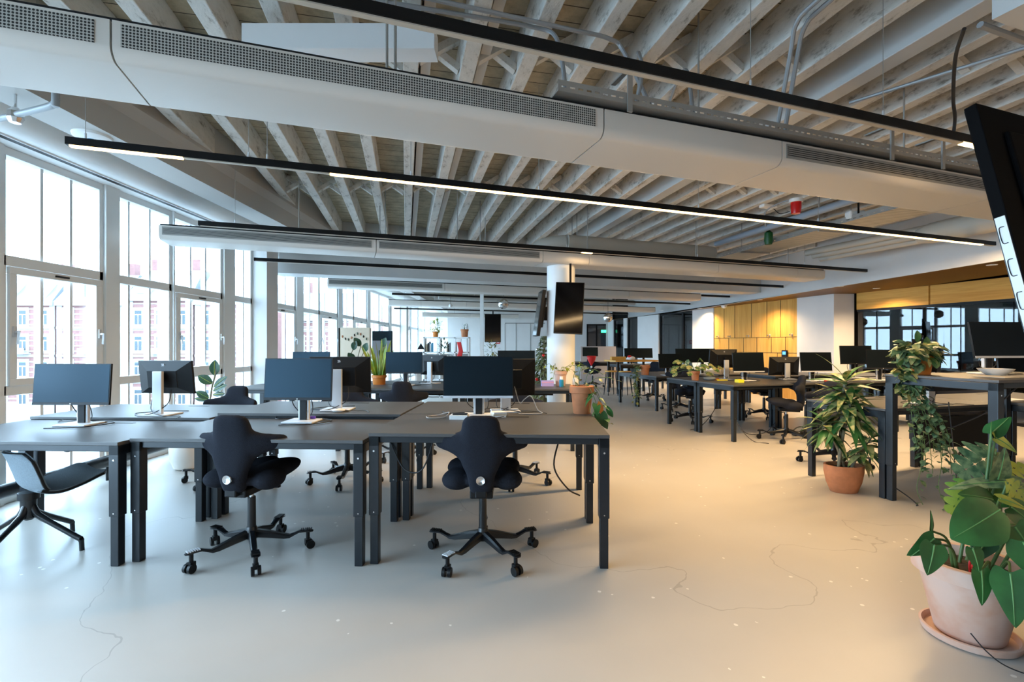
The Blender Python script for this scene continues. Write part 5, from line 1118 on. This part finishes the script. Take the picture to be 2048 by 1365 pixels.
T = thing('desk_clutter', 'grey pouch and small tools beside the variegated plant', 'pouch', (3.08, 7.48, 0.78)); obj('pouch', MB().ell((0, 0, 0.03), (0.10, 0.06, 0.035)), M['greyfab'], T, smooth=True); obj('tool', MB().box(0.10, 0.26, -0.05, -0.02, 0, 0.015), M['yellow'], T); obj('tool', MB().box(0.08, 0.16, 0.03, 0.06, 0, 0.03), M['terra'], T)
# loose power leads
for lab, pts, r in (('black lead hanging from the raised desk to a plug above the floor', [(4.00, 3.80, 1.0), (3.82, 3.85, 0.80), (3.55, 3.95, 0.62), (3.45, 4.0, 0.50), (3.42, 4.05, 0.42), (3.56, 4.1, 0.43)], 0.006),
    ('thin black lead with a plug end hanging over the floor', [(3.62, 3.98, 0.86), (3.63, 3.96, 0.60), (3.60, 3.9, 0.35), (3.57, 3.85, 0.15), (3.50, 3.80, 0.045)], 0.0045),
    ('short black lead at the feet of the cascading plant', [(3.30, 4.12, 0.10), (3.35, 4.06, 0.05), (3.36, 3.98, 0.01), (3.33, 3.95, 0.01)], 0.005),
    ('lead looping under the right hand desk with the note block', [(3.15, 6.9, 0.68), (3.2, 6.95, 0.35), (3.4, 7.0, 0.05), (3.8, 7.2, 0.02), (4.0, 7.3, 0.15)], 0.005),
    ('lead trailing on the floor by the right hand desk leg', [(3.2, 6.9, 0.6), (3.18, 6.8, 0.25), (3.3, 6.6, 0.02), (3.45, 6.45, 0.008)], 0.005),
    ('lead sagging between the far desks', [(3.5, 8.0, 0.7), (3.3, 7.8, 0.3), (3.0, 7.6, 0.05), (2.75, 7.4, 0.02)], 0.006),
    ('black lead loop beneath the front right desk', [(0.40, 3.55, 0.74), (0.33, 3.45, 0.62), (0.30, 3.4, 0.46), (0.40, 3.45, 0.30), (0.50, 3.55, 0.22)], 0.006),
    ('black lead drooping between the front desk legs', [(-0.92, 3.6, 0.62), (-0.80, 3.55, 0.42), (-0.66, 3.5, 0.42), (-0.58, 3.5, 0.62), (-0.57, 3.5, 0.76)], 0.006),
    ('lead looping under the left front desk', [(-3.2, 3.4, 0.70), (-3.15, 3.35, 0.62), (-3.05, 3.3, 0.60), (-3.0, 3.3, 0.66), (-2.9, 3.3, 0.70)], 0.005),
    ('cable bundle under the middle front desk', [(-1.15, 3.4, 0.70), (-1.05, 3.42, 0.64), (-0.98, 3.45, 0.63), (-0.93, 3.45, 0.70)], 0.008)):
    tag(obj('power_lead', MB().tube(arc(pts, 6), r, 6), M['cable'], smooth=True), lab, 'cable', 'loose power leads')
T = thing('power_strip', 'black tangle of power blocks on the floor under the right desks', 'power strip', (4.35, 7.05, 0))
obj('block', MB().box(-0.22, 0.25, -0.05, 0.05, 0, 0.06), M['plastic'], T, bevel=0.01); obj('lead', MB().tube(arc([(-0.25, 0, 0.05), (-0.1, 0.05, 0.12), (0.05, -0.06, 0.10), (0.2, 0.04, 0.13), (0.3, 0, 0.3), (0.2, 0, 0.6)], 6), 0.008, 6), M['cable'], T)
# ------------------------------------------------------------------ far end of the room
def mirrorball(u, v, r, Y, lab):
    z = H+(CY-v)*Y/F; T = thing('mirror_ball', lab, 'mirror ball', (atY(u, Y), Y, z), 0, 'mirror balls')
    obj('ball', MB().ell((0, 0, 0), (r, r, r), seg=20, rings=12), M['chrome'], T); obj('wire', MB().cyl((0, 0, r), (0, 0, 3.6-z), 0.004, seg=5), M['cable'], T)
mirrorball(1007, 608, 0.125, 11.5, 'mirror ball hanging left of the column'); mirrorball(1216, 636, 0.12, 12.5, 'mirror ball hanging right of the column')
T = thing('ball_lamp', 'small white ball hanging near the far windows', 'ball', (atY(901, 13), 13, H+(CY-612)*13/F)); obj('ball', MB().ell((0, 0, 0), (0.05, 0.05, 0.05)), M['white'], T, smooth=True); obj('wire', MB().cyl((0, 0, 0.05), (0, 0, 1.2), 0.004, seg=5), M['cable'], T)
T = thing('whiteboard', 'cream rolling board with paper light garland, by the far windows', 'board', (atY(711, 9.6), 9.6, 0), 0.0)
obj('board', MB().box(-0.31, 0.31, -0.03, 0.03, 0.5, 1.68), M['cream'], T, bevel=0.025); obj('rim', MB().box(-0.33, -0.305, -0.04, 0.05, 0.45, 1.67), M['black'], T, bevel=0.01); obj('foot', MB().box(-0.3, 0.3, -0.25, 0.25, 0, 0.05).box(-0.02, 0.02, -0.02, 0.02, 0.05, 0.5), M['black'], T)
for i in range(9): obj('garland_bulb', MB().ell((-0.25+i*0.06, -0.04, 1.5-0.06*math.sin(i*0.9)), (0.012, 0.008, 0.026)), M[('terra', 'black', 'leafdark')[i % 3]], T)
T = thing('screen_cart', 'dark tilted display on a stand next to the cream board', 'display', (atY(765, 9.9), 9.9, 0), -0.25); obj('display', MB().box(-0.22, 0.22, -0.03, 0.02, 0.75, 1.62), M['screen'], T); obj('frame', MB().box(-0.21, 0.21, -0.035, -0.03, 0.80, 1.42), mat('grey_sheet', (0.25, 0.27, 0.32), 0.3), T); obj('stand', MB().box(-0.03, 0.03, 0.02, 0.06, 0, 1.4).box(-0.25, 0.25, -0.2, 0.25, 0, 0.04), M['black'], T)  # plain grey sheet over the display face, without emission
T = thing('shelf_unit', 'white open shelf unit with books and pots near the far windows', 'shelf', (atY(895, 12.2), 12.2, 0), 0)
m = MB()
for z in (0.02, 0.42, 0.82, 1.12, 1.50): m.box(-0.62, 0.55, 0, 0.32, z, z+0.035)
for x in (-0.62, -0.22, 0.17, 0.52): m.box(x, x+0.035, 0, 0.32, 0, 1.53)
obj('carcass', m, M['white'], T); obj('back_panel', MB().box(-0.62, 0.55, 0.32, 0.33, 0, 1.1), M['white'], T)
sx, sy = T.location.x, T.location.y
for i in range(10):
    x = sx-0.55+i*0.033+(0.35 if i > 4 else 0)+(0.2 if i > 7 else 0); h = 0.2+0.03*(i % 3)
    tag(obj('book', MB().box(x, x+0.026, sy+0.05, sy+0.22, 1.155, 1.155+h), M[('cream', 'black', 'slate', 'white', 'blue')[i % 5]]), 'book %s standing on the white shelf unit, counted from the windows' % 'one two three four five six seven eight nine ten'.split()[i], 'book', 'books on the white shelf unit')
T = thing('stocking', 'red christmas stocking hung on the white shelf unit', 'stocking', (atY(918, 12.17), 12.165, 1.30)); obj('sock', MB().prism([(-0.06, 0.12), (0.05, 0.12), (0.10, -0.12), (0.08, -0.25), (-0.03, -0.32), (-0.05, -0.25), (0.0, -0.12)], -0.03, 0.03).xf(Matrix.Rotation(PI/2, 4, 'X')), M['red'], T, bevel=0.015); obj('cuff', MB().box(-0.075, 0.06, -0.04, 0.04, 0.10, 0.19), M['paper'], T, bevel=0.015)
def bush(name, x, y, z, r, lab, mt, potm, n=90, hh=1.0, ph=0.14, pr=0.08):
    T = thing(name, lab, 'plant', (x, y, z)); rn = random.Random(lab)
    pot(pr*0.8, pr, ph, 0.004, potm, 20, parent=T); mb = Leaf()
    for i in range(n):
        d = Vector((rn.gauss(0, 1), rn.gauss(0, 1), rn.gauss(0, 1))).normalized(); p = Vector((0, 0, ph+r*hh*0.8))+Vector((d.x*r, d.y*r, d.z*r*hh))*rn.uniform(0.4, 1)
        leaf_into(mb, p, d+Vector((0, 0, 0.2)), r*0.4, r*0.2, 'oval', 0.2, nl=4)
    obj('foliage', mb, M[mt], T); obj('stem', MB().cyl((0, 0, ph*0.8), (0, 0, ph+r*hh), 0.006, seg=6), M['stem'], T); return T
bush('shelf_plant', sx-0.33, sy+0.15, 1.535, 0.18, 'round bushy plant on top of the white shelf unit', 'leafyel', 'orange')
bush('shelf_plant', sx+0.42, sy+0.15, 1.535, 0.08, 'small plant in a terracotta pot on top of the white shelf unit', 'leaf', 'terra', 30, ph=0.2, pr=0.10)
bush('floor_plant', atY(888, 10.6), 10.6, 0.82, 0.17, 'leafy plant below the white shelf unit', 'leafdark', 'cream', 80, 1.6)
bush('floor_plant', atY(984, 9.6), 9.6, 0.95, 0.16, 'pale palm like plant above the large black monitor', 'leafvar', 'cream', 60)
struct_tab = tag(obj('side_table', MB().box(-0.6, 0.6, -0.3, 0.3, 0.78, 0.82).box(-0.58, -0.54, -0.28, 0.28, 0, 0.78).box(0.54, 0.58, -0.28, 0.28, 0, 0.78), M['white'], loc=(atY(888, 10.6), 10.6, 0)), 'white side table in front of the white shelf unit', 'table')
tag(obj('plant_stand', MB().box(-0.2, 0.2, -0.2, 0.2, 0, 0.95), M['slate'], loc=(atY(984, 9.6), 9.6, 0)), 'dark plant stand above the large black monitor', 'stand')
T = thing('paper_triangle', 'black triangle ornament hanging by the far windows', 'ornament', (atY(842, 12), 12, 1.28)); obj('triangle', MB().prism([(-0.09, -0.06), (0.09, -0.06), (0, 0.10)], -0.01, 0.01).xf(Matrix.Rotation(PI/2, 4, 'X')), M['black'], T); obj('thread', MB().cyl((0, 0, 0.1), (0, 0, 2.3), 0.002, seg=5), M['cable'], T)
# christmas tree left of the column
T = thing('christmas_tree', 'christmas tree with red baubles half hidden by the column', 'tree', (atY(1088, 9.4), 9.4, 0)); rn = random.Random(6)
obj('trunk', MB().cyl((0, 0, 0), (0, 0, 1.5), 0.03, 0.012), M['bark'], T); mb = Leaf()
for i in range(520):
    z = 0.15+1.3*rn.random(); a = rn.uniform(0, 2*PI); r = 0.55*(1.62-z)/1.45
    leaf_into(mb, (r*0.45*math.cos(a), r*0.45*math.sin(a), z+0.06), (math.cos(a), math.sin(a), -0.25), r*0.65, 0.05, 'lance', 0.3, nl=4)
obj('foliage', mb, mat('fir_green', (0.20, 0.25, 0.12), 0.7, vary=0.4, scale=20), T)
for i in range(16):
    z = 0.4+0.9*i/16; a = i*2.4-1.5; r = 0.52*(1.62-z)/1.45
    obj('bauble', MB().ell((r*math.cos(a), r*math.sin(a)*1.0-0.02, z), (0.03, 0.03, 0.03), seg=10, rings=7), M['redpl'] if i % 3 else M['chrome'], T, smooth=True)
# bar table, stools, distant desks
T = thing('bar_table', 'high timber bar table beyond the small hanging plant', 'table', (atY(1262, 13.4), 13.4, 0), AR)
obj('table_top', MB().box(-0.65, 0.65, -0.35, 0.35, 0.87, 0.91), M['oakh'], T)
for s in (-1, 1):
    for q in (-1, 1): obj('leg', MB().bar((s*0.55, q*0.28, 0), (s*0.55, q*0.28, 0.87), 0.05, 0.05), M['black'], T)
def stool(x, y, lab):
    T = thing('bar_stool', lab, 'stool', (x, y, 0), 0.3, 'bar stools'); obj('seat', MB().cyl((0, 0, 0.62), (0, 0, 0.65), 0.16, seg=20), M['oakh'], T)
    for k in range(4):
        a = k*PI/2+0.7; obj('leg', MB().tube([(0.11*math.cos(a), 0.11*math.sin(a), 0.62), (0.2*math.cos(a), 0.2*math.sin(a), 0)], 0.010, 6).tube([(0.14*math.cos(a), 0.14*math.sin(a), 0.62), (0.2*math.cos(a), 0.2*math.sin(a), 0)], 0.010, 6), M['black'], T)
    return T
stool(atY(1222, 12.7), 12.7, 'bar stool leftmost of three at the high table'); stool(atY(1250, 12.5), 12.5, 'bar stool in the middle of three at the high table'); stool(atY(1285, 12.6), 12.6, 'bar stool rightmost of three at the high table')
tag(obj('wooden_crate', MB().box(-0.2, 0.2, -0.12, 0.12, 0, 0.09), M['oakh'], loc=(atY(1236, 13.5), 13.5, 0.91)), 'wooden crate on the high timber bar table', 'crate')
T = thing('gift_bag', 'red and white bundle on the bar table', 'bundle', (atY(1262, 13.3), 13.3, 0.91)); obj('bundle', MB().ell((0, 0, 0.05), (0.12, 0.08, 0.06)), M['paper'], T, smooth=True); obj('bow', MB().ell((-0.05, -0.03, 0.10), (0.06, 0.04, 0.035)), M['red'], T, smooth=True)
make_desk(atY(1192, 15.8), 15.6, 0.76, 0.1, 'distant desk against the pinkish screen panel', 'distant desks', w=1.6)
monitor(atY(1180, 16.0), 16.0, 0.76, 270, 'small distant monitor above the red and white hat', cables=False, zc=0.34)
struct('wall_screen_panel', MB().box(atY(1161, 16.7), atY(1232, 16.7), 16.7, 16.75, 0, 1.28), mat('pinkish_panel', (0.55, 0.48, 0.45), 0.8), 'pinkish low screen panel behind the distant desk')
T = thing('santa_hat', 'red santa hat over the back of the distant chair', 'hat', (atY(1183, 15.0), 15.0, 0.86)); obj('felt', MB().lathe([(0.14, 0.10), (0.12, 0.0), (0.05, -0.12), (0.01, -0.2)], 16), M['red'], T, smooth=True); obj('pompom', MB().ell((0, -0.02, -0.22), (0.035, 0.035, 0.035)), M['paper'], T, smooth=True); obj('brim', MB().lathe([(0.13, 0.08), (0.155, 0.10), (0.13, 0.13)], 16), M['red'], T, smooth=True)
make_desk(atY(1282, 14.6), 14.4, 0.74, AR, 'distant desk with two dark monitors behind the bar table', 'distant desks')
monitor(atY(1263, 14.7), 14.7, 0.74, 280, 'left of two dark monitors behind the bar table', cables=False, zc=0.34); monitor(atY(1288, 14.8), 14.8, 0.74, 280, 'right of two dark monitors behind the bar table', cables=False, zc=0.34)
# signs and fittings on the right wall
for i, (u, v, Y) in enumerate(((1207, 663, 22.0),)):
    T = thing('exit_sign', ['green running man exit sign on the far wall', 'green exit sign reflected in the dark glass opening'][i], 'exit sign', (atY(u, Y), Y, H+(CY-v)*Y/F)); obj('panel', MB().box(-0.11, 0.11, -0.03, 0, -0.06, 0.06), M['exit'], T)
    obj('figure', MB().box(-0.05, -0.01, -0.034, -0.03, -0.05, 0.02).box(-0.04, -0.015, -0.034, -0.03, 0.03, 0.055).add([(0.02, -0.034, -0.02), (0.09, -0.034, 0.0), (0.02, -0.034, 0.02)], [(0, 1, 2)]).box(0.0, 0.03, -0.034, -0.03, -0.008, 0.008), M['paper'], T)
T = thing('fire_sign', 'small red fire sign below the far portrait screen', 'sign', (atY(996, 22), 21.98, 1.47)); obj('plate', MB().box(-0.09, 0.09, 0, 0.025, -0.09, 0.09), M['red'], T); obj('symbol', MB().box(-0.045, -0.015, -0.004, 0, -0.05, 0.04).box(0.015, 0.05, -0.004, 0, -0.05, 0.05), M['paper'], T)
y = 11.95; T = thing('control_panel', 'black wall panel with a blue display on the oak wall', 'control panel', (xw(y)+0.02, y, 1.08), math.atan2(1, -0.2364)+PI); obj('body', MB().box(-0.08, 0.08, 0.0, 0.03, -0.12, 0.12), M['black'], T); obj('display', MB().box(-0.05, 0.05, 0.03, 0.033, 0.01, 0.085), mat('blue_display', (0.05, 0.2, 0.5), 0.3, emis=(0.08, 0.35, 0.9), estr=1.0), T)
T.rotation_euler = (0, 0, math.atan2(1, -0.2364))
for i, y in enumerate((11.75, 12.45, 13.2, 13.95, 14.45)):
    T = thing('coat_hook', 'steel coat hook %s from the white pillar on the oak wall' % ('first second third fourth fifth'.split()[i]), 'hook', (xw(y)+0.02, y, 1.58)); obj('peg', MB().cyl((0.01, 0, 0), (-0.05, 0, 0), 0.02, seg=12), M['chrome'], T); obj('rose', MB().cyl((0.01, 0, 0), (0.0, 0, 0), 0.03, seg=12), M['silver'], T)
# plant and lamp-like shapes inside the dark meeting room
bush('room_plant', 9.6, 8.2, 0, 0.35, 'dark potted plant behind the glass partition', 'leafdark', 'soil', 70, 1.2, 0.5, 0.22)
